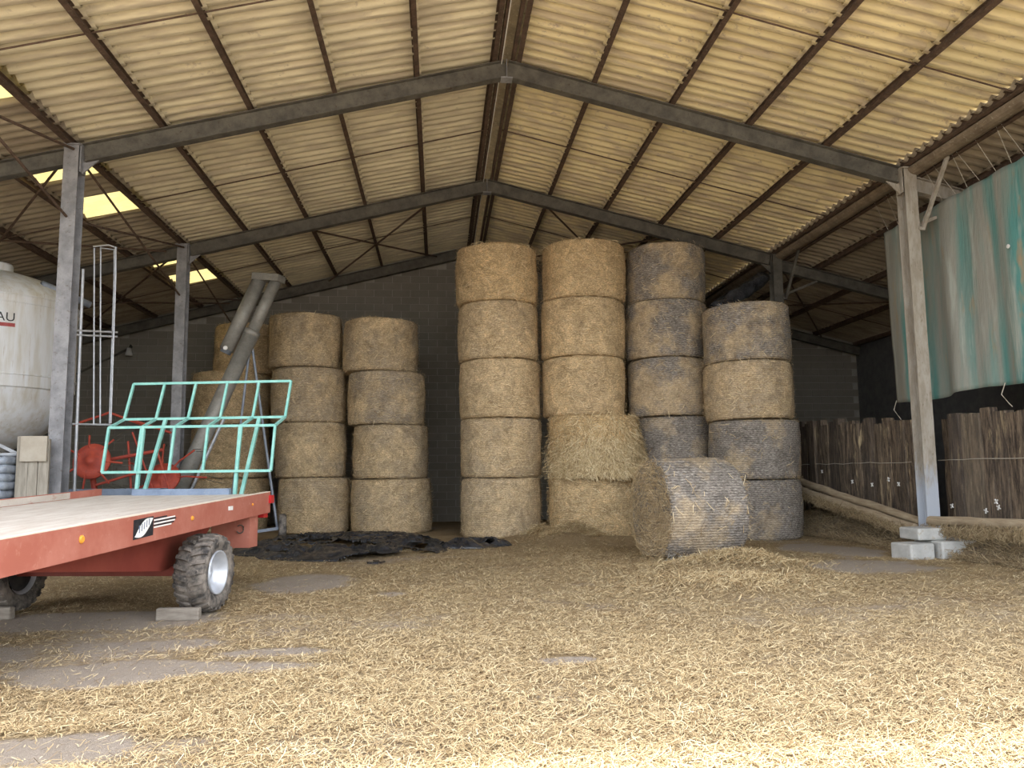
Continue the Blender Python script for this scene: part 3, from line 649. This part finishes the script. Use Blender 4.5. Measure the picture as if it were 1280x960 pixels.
for i in range(8):
    u0, u1 = -.8+.1*i, -.7+.1*i; ul.add([(u0, -.09, 0), (u1, -.09, 0), (u1, -.03, 0), (u0, -.03, 0)], [(0, 1, 2, 3)])
um = ul.mesh('underline', worn('silo_red_print', (.33,.06,.06), (.38,.09,.085), 9, .6)); wrap(um, LA, LZ, SR+.004); link('underline', um, body)

# ---------------------------------------------------------------- things around the first left-hand column
rk = empty('tube_cage', (0, 0, 0)); tag(rk, 'tall narrow cage of thin galvanised tubes standing behind the grey column', 'cage')
for x, y, z0, z1 in ((-6.40,1.0,2.08,4.84), (-6.33,1.06,2.08,4.88), (-6.12,1.1,2.1,4.4), (-6.06,1.0,2.1,4.42)):
    MB().tube([(x+.12, y, z0), (x, y, z1)] if x < -6.2 else [(x+.03, y, z0), (x, y, z1), (x-.02, y, 4.86)], .013, 8).build('upright', M['galv'], rk)
MB().tube([(-6.50,1.0,0), (-6.55,1.0,4.5)], .024, 8).build('post', M['galv'], rk)
for z in (2.09, 3.46, 3.53): MB().tube([(-6.62,.98,z), (-6.0,1.02,z-.02)], .015, 8).build('crossbar', M['galv'], rk)
MB().tube([(-6.42,1.0,4.86), (-6.2,1.03,4.9), (-6.08,1.05,4.86)], .013, 8).build('crossbar', M['galv'], rk)
for z in (2.09, 4.84): MB().tube([(-6.3,1.0,z), (-6.1,1.1,z)], .01, 6).build('crossbar', M['galv'], rk)
pp = empty('leaning_planks', (-6.52, -.28, 0)); tag(pp, 'grey weathered planks standing upright against the first column', 'planks')
for i, (x0, x1, h) in enumerate(((-.20,-.05,1.84), (-.045,.075,1.83), (.085,.22,1.80))):
    MB().box((x0, -.018, 0), (x1, .018, h)).build('plank', M['wood'], pp)
cb = MB().box((-.17, -.022, -.17), (.17, .022, .17)).build('cardboard_sheet', M['card'], None, False, (-6.485, -.325, 1.67)); tag(cb, 'faded square of cardboard fixed on the grey planks', 'cardboard')
sk = empty('sheet_pile', (-6.98, -.3, 0)); tag(sk, 'pile of folded blue-grey plastic sheeting beside the upright planks', 'plastic sheets')
for i in range(14):
    z = i*.112; dx = random.uniform(-.02, .02); vs = MB()
    n = 28; prof_ = []
    for k in range(n):
        a = 2*pi*k/n; cx_ = abs(cos(a))**.35*math.copysign(1, cos(a))*.23; cy_ = abs(sin(a))**.35*math.copysign(1, sin(a))*.22; prof_.append((cx_+dx, cy_))
    V = []; F = []
    for j, (sc, zz) in enumerate(((.90, 0), (1., .03), (1.02+random.uniform(-.02, .02), .06), (.98, .092), (.86, .11))):
        V += [(px*sc, py*sc, z+zz+random.uniform(-.008, .008)) for px, py in prof_]
    for j in range(4): F += [(j*n+k, j*n+(k+1) % n, (j+1)*n+(k+1) % n, (j+1)*n+k) for k in range(n)]
    F += [tuple(range(4*n, 5*n)), tuple(range(n-1, -1, -1))]
    vs.add(V, F).build('folded_sheet', M['pvc'], sk, True)
ph = MB().tube([(-7.6,-.2,1.58), (-6.76,-.2,1.60)], .028, 10).build('steel_pipe', M['galv']); tag(ph, 'pale steel pipe lying across the top of the sheeting pile', 'pipe')

# ---------------------------------------------------------------- red rotary tedder
td = empty('hay_tedder', (-6.5, 2.9, 0)); tag(td, 'orange-red rotary hay tedder with spoked tine arms behind the teal ladder', 'farm machine')
def rotor(c, tilt, R, sd_):
    rnd = random.Random(sd_); Mx = Matrix.Translation(c) @ Matrix.Rotation(radians(tilt), 4, 'X')
    h = MB().lathe([(0,.10), (.07,.10), (.08,.05), (.20,.04), (.30,.02), (.31,-.01), (.29,-.02), (0,-.03)], 28, Mx).build('rotor_disc', M['tedred'], td, True)
    for k in range(7):
        a = 2*pi*k/7+rnd.uniform(-.06, .06); d = Vector((cos(a), sin(a), 0)); e = d*R+Vector((0, 0, -.06))
        MB().tube([Mx @ (d*.12), Mx @ (d*.55*R+Vector((0,0,.03))), Mx @ e], .018, 6).build('tine_arm', M['tedred'], td)
        s_ = Vector((-sin(a), cos(a), 0))
        for q in (-.04, .04): MB().tube([Mx @ (e+s_*q), Mx @ (e+s_*(q+.05)+d*.10+Vector((0,0,-.2))), Mx @ (e+s_*(q+.1)+d*.18+Vector((0,0,-.36)))], .006, 5).build('tine', M['rafter'], td)
rotor((-.36, -.5, 1.55), 78, .48, 1); rotor((.55, .25, 1.25), 62, .75, 2)
for a, b, r in (((-.9,.0,2.2), (-.35,.1,2.42), .022), ((-.35,.1,2.42), (.35,.1,2.15), .022), ((.0,.1,2.30), (.75,.0,2.05), .022), ((-.42,-.42,1.52), (.65,-.1,1.75), .03), ((-.42,-.4,1.5), (-.3,-.2,.5), .05),
                ((.1,-.2,1.9), (.25,-.2,.4), .02), ((.55,.2,1.25), (.75,.0,.3), .045), ((-.6,.0,.62), (.95,.0,.62), .045), ((.2,-.3,2.05), (.55,-.25,1.1), .016), ((.6,-.2,1.7), (.95,-.2,.7), .02), ((-.3,-.45,1.15), (.3,-.3,1.35), .022)):
    MB().tube([a, b], r, 8).build('frame_tube', M['tedred'], td)
for x in (-.7, .85):
    MB().lathe([(.12,-.07), (.22,-.08), (.27,-.04), (.27,.04), (.22,.08), (.12,.07)], 24, Matrix.Translation((x, .3, .27)) @ Matrix.Rotation(radians(90), 4, 'Y')).build('wheel', M['blackrubber'], td, True)
    MB().tube([(x, .3, .27), (x, .05, .62)], .03, 8).build('wheel_strut', M['tedred'], td)
MB().box((-.15,-.15,1.15), (.25,.2,1.5)).build('gearbox', M['rafter'], td)
lb = MB().box((-6.95, 1.30, 0), (-5.4, 1.58, .95)).box((-7.0, 1.25, .95), (-5.35, 1.63, 1.10)).build('feed_trough', M['bluegrey']); tag(lb, 'dark blue-grey trough with a thick rim standing before the red tedder', 'trough')

# ---------------------------------------------------------------- grain auger
ag = empty('grain_auger', (-4.3, 5.2, 0)); tag(ag, 'slanting twin-tube zinc grain auger on a wheeled leg', 'auger')
def G(p): return (p[0]+4.3, p[1]-5.2, p[2])
A0, A1 = Vector((-6.29, 4.19, .30)), Vector((-4.41, 4.9, 5.29)); ad = (A1-A0).normalized()
MB().tube([G(A0), G(A0+ad*4.15)], .155, 20).build('lower_tube', M['tube'], ag, True)
MB().tube([G(A0+ad*4.10), G(A0+ad*4.22)], .165, 20).build('joint_collar', M['tube'], ag, True)
MB().tube([G(A0+ad*4.15), G(A1)], .12, 20).build('upper_tube', M['tube'], ag, True)
o2 = Vector((-.36, .12, .05)); B0 = A0+ad*3.75+o2
MB().tube([G(B0), G(A1+o2)], .145, 20).build('return_tube', M['tube'], ag, True)
MB().bar(G(A1+o2*1.25+Vector((0,0,.06))), G(A1-o2*.35+Vector((0,0,.06))), .30, .14).build('head_box', M['tube'], ag)
MB().lathe([(0,.14), (.10,.14), (.11,.10), (.11,-.05), (0,-.05)], 18, Matrix.Translation(G(B0-ad*.02)) @ Matrix.Rotation(radians(25), 4, 'Y')).build('motor', M['pipe'], ag, True)
MB().lathe([(0,.0), (.045,.0), (.045,.02), (0,.02)], 12, Matrix.Translation(Vector(G(B0))+Vector((.02,-.15,.02))) @ Matrix.Rotation(radians(90), 4, 'X')).build('motor_cap', M['white'], ag)
MB().lathe([(.16,.0), (.34,.30), (.35,.30), (.18,-.02)], 4, Matrix.Translation(G(A0+Vector((-.05, 0, -.25))))).build('hopper', M['tube'], ag)
W1 = Vector((-4.20, 4.85, .24))
for q in (0., .5): MB().tube([G(A0+ad*(4.05-q*.2)+Vector((.05, 0, -.1))), G(W1+Vector((-.06-q*1.9, 0, 0)))], .026, 8).build('leg', M['pipe'], ag)
MB().bar(G(W1), G((-5.0, 4.75, .14)), .06, .06).build('tie_bar', M['pipe'], ag)
for q in (0., -1.1):
    MB().lathe([(.0,-.04), (.12,-.04), (.14,-.07), (.22,-.075), (.25,-.045), (.25,.045), (.22,.075), (.14,.07), (.12,.04), (0,.03)], 30, Matrix.Translation(G(W1+Vector((.04+q, -q*.1, .03)))) @ Matrix.Rotation(radians(12), 4, 'Z') @ Matrix.Rotation(radians(90), 4, 'Y')).build('wheel', M['rubber'], ag, True)
# small rod fixed along the lower tube
MB().tube([G(A0+ad*.6+Vector((.23, 0, 0))), G(A0+ad*2.3+Vector((.23, 0, 0)))], .03, 8).build('drive_shaft', M['galv'], ag)

# ---------------------------------------------------------------- black film on the floor, rolled film up in the frame
def film(name, label, cx_, cy_, ax, ay, rot, seed, nu=90, nv=56, h=.16, grow=1.):
    u = np.linspace(-1, 1, nu); v = np.linspace(-1, 1, nv); U, V_ = np.meshgrid(u, v)
    th = np.arctan2(V_, U); edge = .70+.55*(fbm(np.cos(th)*1.7, np.sin(th)*1.7, 0, seed)-.35)
    sq = np.maximum(np.abs(U), np.abs(V_)); rad = np.hypot(U, V_)+1e-6; X = U/rad*sq*edge*ax*grow; Y_ = V_/rad*sq*edge*ay*grow
    c, s = cos(rot), sin(rot); wx = cx_+X*c-Y_*s; wy = cy_+X*s+Y_*c
    rid = np.abs(fbm(wx*1.9+.5*wy, wy*2.2, 0, seed+1, 4)-.5)*2; z = .016+h*np.clip(.42-rid, 0, 1)**1.3*(1-sq**6)*1.8+.05*fbm(wx*5, wy*7, 0, seed+2)*(1-sq**8)
    z = z+ground_z(wx, wy)
    P = np.stack([wx-cx_, wy-cy_, z], 2).reshape(-1, 3); ii = (np.arange(nv-1)[:, None]*nu+np.arange(nu-1)[None]); 
    keep = fbm(wx*.9, wy*1.4, 0, seed+4)[:-1, :-1] < .585
    ii = ii[keep]
    me = np_mesh(name, P, np.stack([ii, ii+1, ii+1+nu, ii+nu], 1), M['film'])
    o = link(name, me, None, (cx_, cy_, 0)); md = o.modifiers.new('t', 'SOLIDIFY'); md.thickness = .006
    return tag(o, label, 'plastic sheet')
film('plastic_film', 'large crumpled black plastic sheet spread on the floor before the left-hand bales', -2.75, 3.1, 2.2, 3.4, .25, 41, 130, 90, .24)
film('plastic_film', 'narrow scrap of black plastic film half buried in straw', -.45, 2.5, 1.0, .6, .35, 64, 60, 36, .22)
rp = [(4.72,4.25,4.66), (5.15,4.45,4.90), (5.6,4.66,5.20), (6.05,4.8,5.48)]
ro = MB(); n = 22
for i in range(13):
    t_ = i/12*3; k = min(int(t_), 2); f_ = t_-k; p = Vector(rp[k]).lerp(Vector(rp[k+1]), f_); x, y, d = frame(Vector(rp[3])-Vector(rp[0]))
    for j in range(n):
        a = 2*pi*j/n; r_ = .15+.022*sin(3*a+i*.7)+.015*random.random()-.02*(i % 3 == 0); ro.v.append(tuple(p+(x*cos(a)+y*sin(a))*r_-Vector((5, 4.5, 0))))
for i in range(12): ro.f += [(i*n+j, i*n+(j+1) % n, (i+1)*n+(j+1) % n, (i+1)*n+j) for j in range(n)]
ro.f += [tuple(range(n-1, -1, -1)), tuple(range(12*n, 13*n))]
tag(ro.build('film_roll', M['film'], None, True, (5, 4.5, 0)), 'rolled-up black plastic film lying slantwise on top of the bales by the column', 'film roll')

# ---------------------------------------------------------------- right-hand side: tarred timbers, logs, blocks, tarpaulin
def timber_panel(name, label, y0, y1, hfun, x=7.0):
    t = empty(name, (x, (y0+y1)/2, 0)); tag(t, label, 'timber wall'); y = y0; i = 0
    while y < y1-.1:
        w = random.uniform(.17, .27); w = min(w, y1-y); h = hfun(y)+random.uniform(-.09, .07); ox = random.uniform(-.035, .035); lean = random.uniform(-.02, .03)
        mb = MB(); yy = y-(y0+y1)/2; nz = 9; V = []
        for k in range(nz):
            z = -.1+(h+.1)*k/(nz-1); jx = lambda: random.uniform(-.009, .009); c = ox+lean*z
            V += [(c-.07+jx(), yy+.008+jx(), z), (c+.07, yy+.008+jx(), z), (c+.07, yy+w-.008+jx(), z), (c-.07+jx(), yy+w-.008+jx(), z)]
        F = [(k*4+j, k*4+(j+1) % 4, k*4+4+(j+1) % 4, k*4+4+j) for k in range(nz-1) for j in range(4)]+[(3, 2, 1, 0), tuple(range(nz*4-4, nz*4))]
        o = mb.add(V, F).build('timber', M['timber'], t)
        y += w; i += 1
    for z in (hfun(y0)*.66,):
        mb = MB().tube([(-.105+random.uniform(-.008, .008), yy, z+random.uniform(-.015, .015)) for yy in np.linspace(-(y1-y0)/2, (y1-y0)/2, 14)], .006, 5); mb.build('wire', M['twine'], t)
    return t
def marks(t, spots):
    for (dy, z) in spots:
        mb = MB(); a = random.uniform(.3, 1.2)
        for q in (a, a+1.5): mb.bar((-.125, dy-.04*cos(q), z-.04*sin(q)), (-.125, dy+.04*cos(q), z+.04*sin(q)), .012, .018, (1, 0, 0))
        mb.build('white_mark', M['white'], t)['label'] = 'white cross-shaped splash'
t1 = timber_panel('timber_wall', 'tarred upright timbers between the grey bale stack and the dusty column', 1.15, 5.45, lambda y: 2.12+.05*(y-1.1))
marks(t1, [(-1.75,1.02), (-1.45,1.10), (-.9,1.0), (-.2,1.05), (1.0,1.25)])
t2 = timber_panel('timber_wall', 'tarred upright timbers below the green tarpaulin', -3.4, .44, lambda y: 2.14 if y < -.25 else 2.06)
marks(t2, [(1.62,.70), (.62,.80), (.58,.72), (.85,.66)])
def log(a, b, r, label, seed):
    a, b = Vector(a), Vector(b); n = 14; rnd = random.Random(seed); x, y, d = frame(b-a); pts = []; rs = []
    for i in range(12):
        t_ = i/11; pts.append(a.lerp(b, t_)-a+(x*rnd.uniform(-1, 1)+y*rnd.uniform(-1, 1))*.012); rs.append(r*(1-.12*t_)*rnd.uniform(.96, 1.04))
    o = MB().tube(pts, rs, n).build('log', M['log'], None, True, a); o.data.set_sharp_from_angle(angle=radians(60)); tag(o, label, 'log'); return o
log((6.45,4.35,1.03), (6.46,.30,.46), .075, 'upper slanting log between the bale stack and the column', 1)
log((6.35,4.35,.88), (6.30,.20,.36), .085, 'lower slanting log between the bale stack and the column, fringed with hay', 2)
log((6.28,-.21,.50), (6.42,-3.2,.58), .075, 'straw-dusted log lying from the concrete blocks along the timbers under the tarpaulin', 3)
def blockc(x0, x1, y0, y1, z0, z1, label, rz=0.):
    o = MB().box((-(x1-x0)/2, -(y1-y0)/2, 0), ((x1-x0)/2, (y1-y0)/2, z1-z0)).build('concrete_block', M['concrete'], None, False, ((x0+x1)/2, (y0+y1)/2, z0)); o.rotation_euler = (0, 0, rz)
    md = o.modifiers.new('b', 'BEVEL'); md.width = .025; md.segments = 2; tag(o, label, 'concrete block')
blockc(5.55, 5.95, -.78, -.36, -.03, .22, 'small pale concrete block at the outer edge of the column footing', .15)
blockc(6.04, 6.62, -.82, -.14, -.03, .25, 'pale concrete block under the squared block at the column foot')
blockc(5.82, 6.27, -.60, -.14, .25, .42, 'pale squared concrete block topping the column footing', .04)
# hay and soil banked against the timbers
def bank(name, label, y0, y1, hf, seed):
    ny_, nx_ = int((y1-y0)/.06), 14; V = []; F = []
    ys = np.linspace(y0, y1, ny_); us = np.linspace(0, 1, nx_); Yg, U = np.meshgrid(ys, us, indexing='ij')
    H = np.array([hf(y) for y in ys])[:, None]; X = 6.84-.82*U*(.7+.5*(fbm(Yg*1.5, Yg*0, 0, seed)-.3)); Zg = H*(1-U**1.6)*(.75+.6*(fbm(Yg*2.4, U*2.5, 0, seed+1)-.4))+.06*(fbm(Yg*9, U*7, 0, seed+2)-.5)-.03
    endf = np.clip(np.minimum(Yg-y0, y1-Yg)/.25, 0, 1); Zg = Zg*endf-.02
    P = np.stack([X, Yg, Zg], 2).reshape(-1, 3); ii = (np.arange(ny_-1)[:, None]*nx_+np.arange(nx_-1)[None]).ravel()
    t = empty(name, (6.5, (y0+y1)/2, 0)); tag(t, label, 'hay', kind='stuff')
    me = np_mesh('packed_hay', P-np.array([6.5, (y0+y1)/2, 0]), np.stack([ii, ii+nx_, ii+nx_+1, ii+1], 1), worn('banked_soil_%d' % seed, (.13,.10,.07), (.25,.20,.13), 7, .95, 0, (.36,.29,.18), .9)); link('packed_hay', me, t)['kind'] = 'stuff'
    me.polygons.foreach_set('use_smooth', [True]*len(me.polygons))
    g = np.random.default_rng(seed); n = int(1500*(y1-y0)); k = g.integers(0, len(P), n); Q = P[k]+g.normal(0, .03, (n, 3)); Q[:, 0] = np.minimum(Q[:, 0], 6.82); Q = Q-np.array([6.5, (y0+y1)/2, 0]); Q[:, 2] = np.abs(Q[:, 2])+.01
    D = g.normal(0, 1, (n, 3)); D[:, 2] = D[:, 2]*.5-.25; D /= np.linalg.norm(D, axis=1)[:, None]; N = np.tile([[-.7, -.3, .6]], (n, 1))
    S_ = strands(Q, D, N, g.uniform(.06, .22, n), g.uniform(.004, .008, n), g.normal(0, 1.5, n), g.beta(2, 2.2, n)); link('hay_stalks', np_mesh('hay_stalks', S_[0], S_[1], M['oldstraw'], {'tint': S_[2]}), t)['kind'] = 'stuff'
bank('hay_bank', 'dark old hay banked below the slanting logs', .35, 4.5, lambda y: .36+.13*(y-.3), 5)
bank('hay_bank', 'dark old hay banked below the log under the tarpaulin', -3.4, -.15, lambda y: .42, 8)
# hay hanging from the logs
for (y0, y1, z0, z1, lab) in ((.3,4.3,.40,.92,'hay stalks caught on the slanting logs'), (-3.1,-.1,.58,.44,'hay stalks caught on the log under the tarpaulin')):
    g = np.random.default_rng(int(z0*100)); n = 1100; t_ = g.random(n); Q = np.stack([6.28+g.normal(0, .03, n)-.06, y0+(y1-y0)*t_, z0+(z1-z0)*t_+g.normal(0, .03, n)-.09], 1)
    D = g.normal(0, .5, (n, 3)); D[:, 2] = -np.abs(D[:, 2])-.5; D /= np.linalg.norm(D, axis=1)[:, None]
    S_ = strands(Q, D, np.tile([[-1., -.4, .1]], (n, 1)), g.uniform(.06, .2, n), g.uniform(.004, .008, n), g.normal(0, 1.6, n), g.beta(2, 1.8, n))
    o = link('hanging_hay', np_mesh('hanging_hay', S_[0], S_[1], M['oldstraw'], {'tint': S_[2]})); tag(o, lab, 'hay', kind='stuff')
# tarpaulin
y0, y1 = -5.2, 1.5; nu, nv = 150, 40; U, V_ = np.meshgrid(np.linspace(0, 1, nu), np.linspace(0, 1, nv))
Yt = y1+(y0-y1)*U; top = 5.45+.02*np.abs(np.sin((Yt)*5.2)); bot = 2.42+.10*(fbm(Yt*.9, 0*Yt, 0, 51)-.5)-.03*np.sin(Yt*2.2)
Zt = bot+(top-bot)*(1-V_); amp = .02+.045*V_
Xt = 6.86+amp*(np.sin(Yt*4.1+1.2*np.sin(Yt*1.7)+.6*V_)+.45*np.sin(Yt*9.3+.8*V_))*.7+.05*(fbm(Yt*2, Zt*.8, 0, 52)-.5)
P = np.stack([Xt-6.86, Yt, Zt], 2).reshape(-1, 3); ii = (np.arange(nv-1)[:, None]*nu+np.arange(nu-1)[None]).ravel()
tp = empty('tarpaulin', (6.86, 0, 0)); tag(tp, 'faded green dirt-streaked tarpaulin hung on strings beside the column', 'tarpaulin')
me = np_mesh('sheet', P, np.stack([ii, ii+1, ii+1+nu, ii+nu], 1), M['tarp']); me.polygons.foreach_set('use_smooth', [True]*len(me.polygons))
o = link('sheet', me, tp); md = o.modifiers.new('t', 'SOLIDIFY'); md.thickness = .006
for i in range(22):
    y = 1.3-.30*i+random.uniform(-.05, .05); zt = 5.47
    MB().tube([(0, y, zt), (-.28, y+random.uniform(-.12, .12), zroof(6.58)+.0)], .004, 4).build('string', M['twine'], tp)
MB().lathe([(0,.004), (.03,.004), (.03,-.004), (0,-.004)], 12, Matrix.Translation((-.09, -1.64, 4.31)) @ Matrix.Rotation(radians(90), 4, 'Y')).build('light_hole_spot', M['white'], tp)  # white disc painted as light showing through a hole in the sheet
for y in (1.42, -1.25): MB().tube([(.0, y, 2.46), (-.03, y+.05, 2.30), (.02, y-.03, 2.16), (.0, y-.10, 2.12)], .007, 5).build('corner_string', M['twine'], tp)
# lamp on the block wall
wlp = empty('wall_lamp', (-9.23, YB-.05, 4.6)); tag(wlp, 'small white lamp on a bracket high on the block wall', 'lamp')
MB().lathe([(0,.10), (.05,.10), (.07,.0), (.10,-.1), (.0,-.1)], 16, Matrix.Translation((0, -.18, 0))).build('shade', M['lampw'], wlp, True)
MB().tube([(0, .03, .16), (0, -.1, .2), (0, -.18, .10)], .014, 8).build('bracket', M['rafter'], wlp)
cd = MB().tube([(-10.6,YB-.05,4.02), (-10.2,YB-.05,4.25), (-9.6,YB-.05,4.55), (-9.23,YB-.04,4.76)], .03, 8).build('wall_conduit', M['rafter']); tag(cd, 'dark conduit slanting up the block wall to the lamp', 'conduit')

# ---------------------------------------------------------------- straw heaps
def heap(label, cx_, cy_, ra, rb, h, n, seed):
    g = np.random.default_rng(seed); r = np.minimum(np.abs(g.normal(0, .62, n)), 1.9); a = g.random(n)*2*pi; x = cx_+ra*r*np.cos(a); y = cy_+rb*r*np.sin(a)
    z = ground_z(x, y)+h*np.exp(-1.8*r*r)*g.random(n)**.6+.012; th = g.uniform(0, pi, n); D = np.stack([np.cos(th), np.sin(th), g.normal(0, .35, n)], 1); D /= np.linalg.norm(D, axis=1)[:, None]
    S_ = strands(np.stack([x-cx_, y-cy_, z], 1), D, np.stack([g.normal(0, .4, n), g.normal(-.4, .4, n), np.ones(n)], 1), g.uniform(.06, .20, n), g.uniform(.0035, .0065, n), g.normal(0, 1.5, n), g.beta(1.5, 2.0, n))
    o = link('straw_heap', np_mesh('straw_heap', S_[0], S_[1], M['straw'], {'tint': S_[2]}), None, (cx_, cy_, 0)); tag(o, label, 'straw', kind='stuff')
heap('low heap of loose straw in front of the toppled bale', 2.9, -1.25, 1.0, .42, .10, 3600, 21)
heap('heap of loose straw against the foot of the golden bale stack', 1.55, 3.05, .75, .38, .20, 3000, 22)
heap('heap of loose straw between the two five-high stacks', .95, 3.75, .45, .35, .22, 1500, 23)
heap('thin scatter of long straw on the floor before the straw heap', 2.3, -2.7, 1.3, .8, .03, 2600, 24)
# ---------------------------------------------------------------- loose straw on the floor
n = 420000; g = np.random.default_rng(11)
d = 2.4*np.exp(g.random(n)*math.log(15./2.4)); az = YAW+g.uniform(-.68, .68, n)
x = CAM[0]+d*np.sin(az)/np.cos(az-YAW); y = CAM[1]+d*np.cos(az)/np.cos(az-YAW); ok = (y < 4.3) & (np.abs(x) < 6.6); x, y, d = x[ok], y[ok], d[ok]
s = straw_cover(x, y); ok = g.random(len(x)) < np.clip((s-.24)*1.35, .05, 1); x, y, d, s = x[ok], y[ok], d[ok], s[ok]; n = len(x)
th = g.uniform(0, pi, n); D = np.stack([np.cos(th), np.sin(th), g.normal(0, .13, n)], 1); N = np.stack([g.normal(0, .25, n), g.normal(0, .25, n), np.ones(n)], 1)
L = g.gamma(2.6, .019, n)+.012; wd = g.uniform(.0014, .0034, n)*(1+.06*d)
V, F, T = strands(np.stack([x, y, ground_z(x, y)+.006+.022*g.random(n)*s], 1), D, N, L, wd, g.normal(0, 1.2, n), np.clip(g.beta(1.7, 1.9, n), 0, 1))
o = link('loose_straw', np_mesh('loose_straw', V, F, M['straw'], {'tint': T})); tag(o, 'loose golden straw strewn over the barn floor', 'straw', kind='stuff')
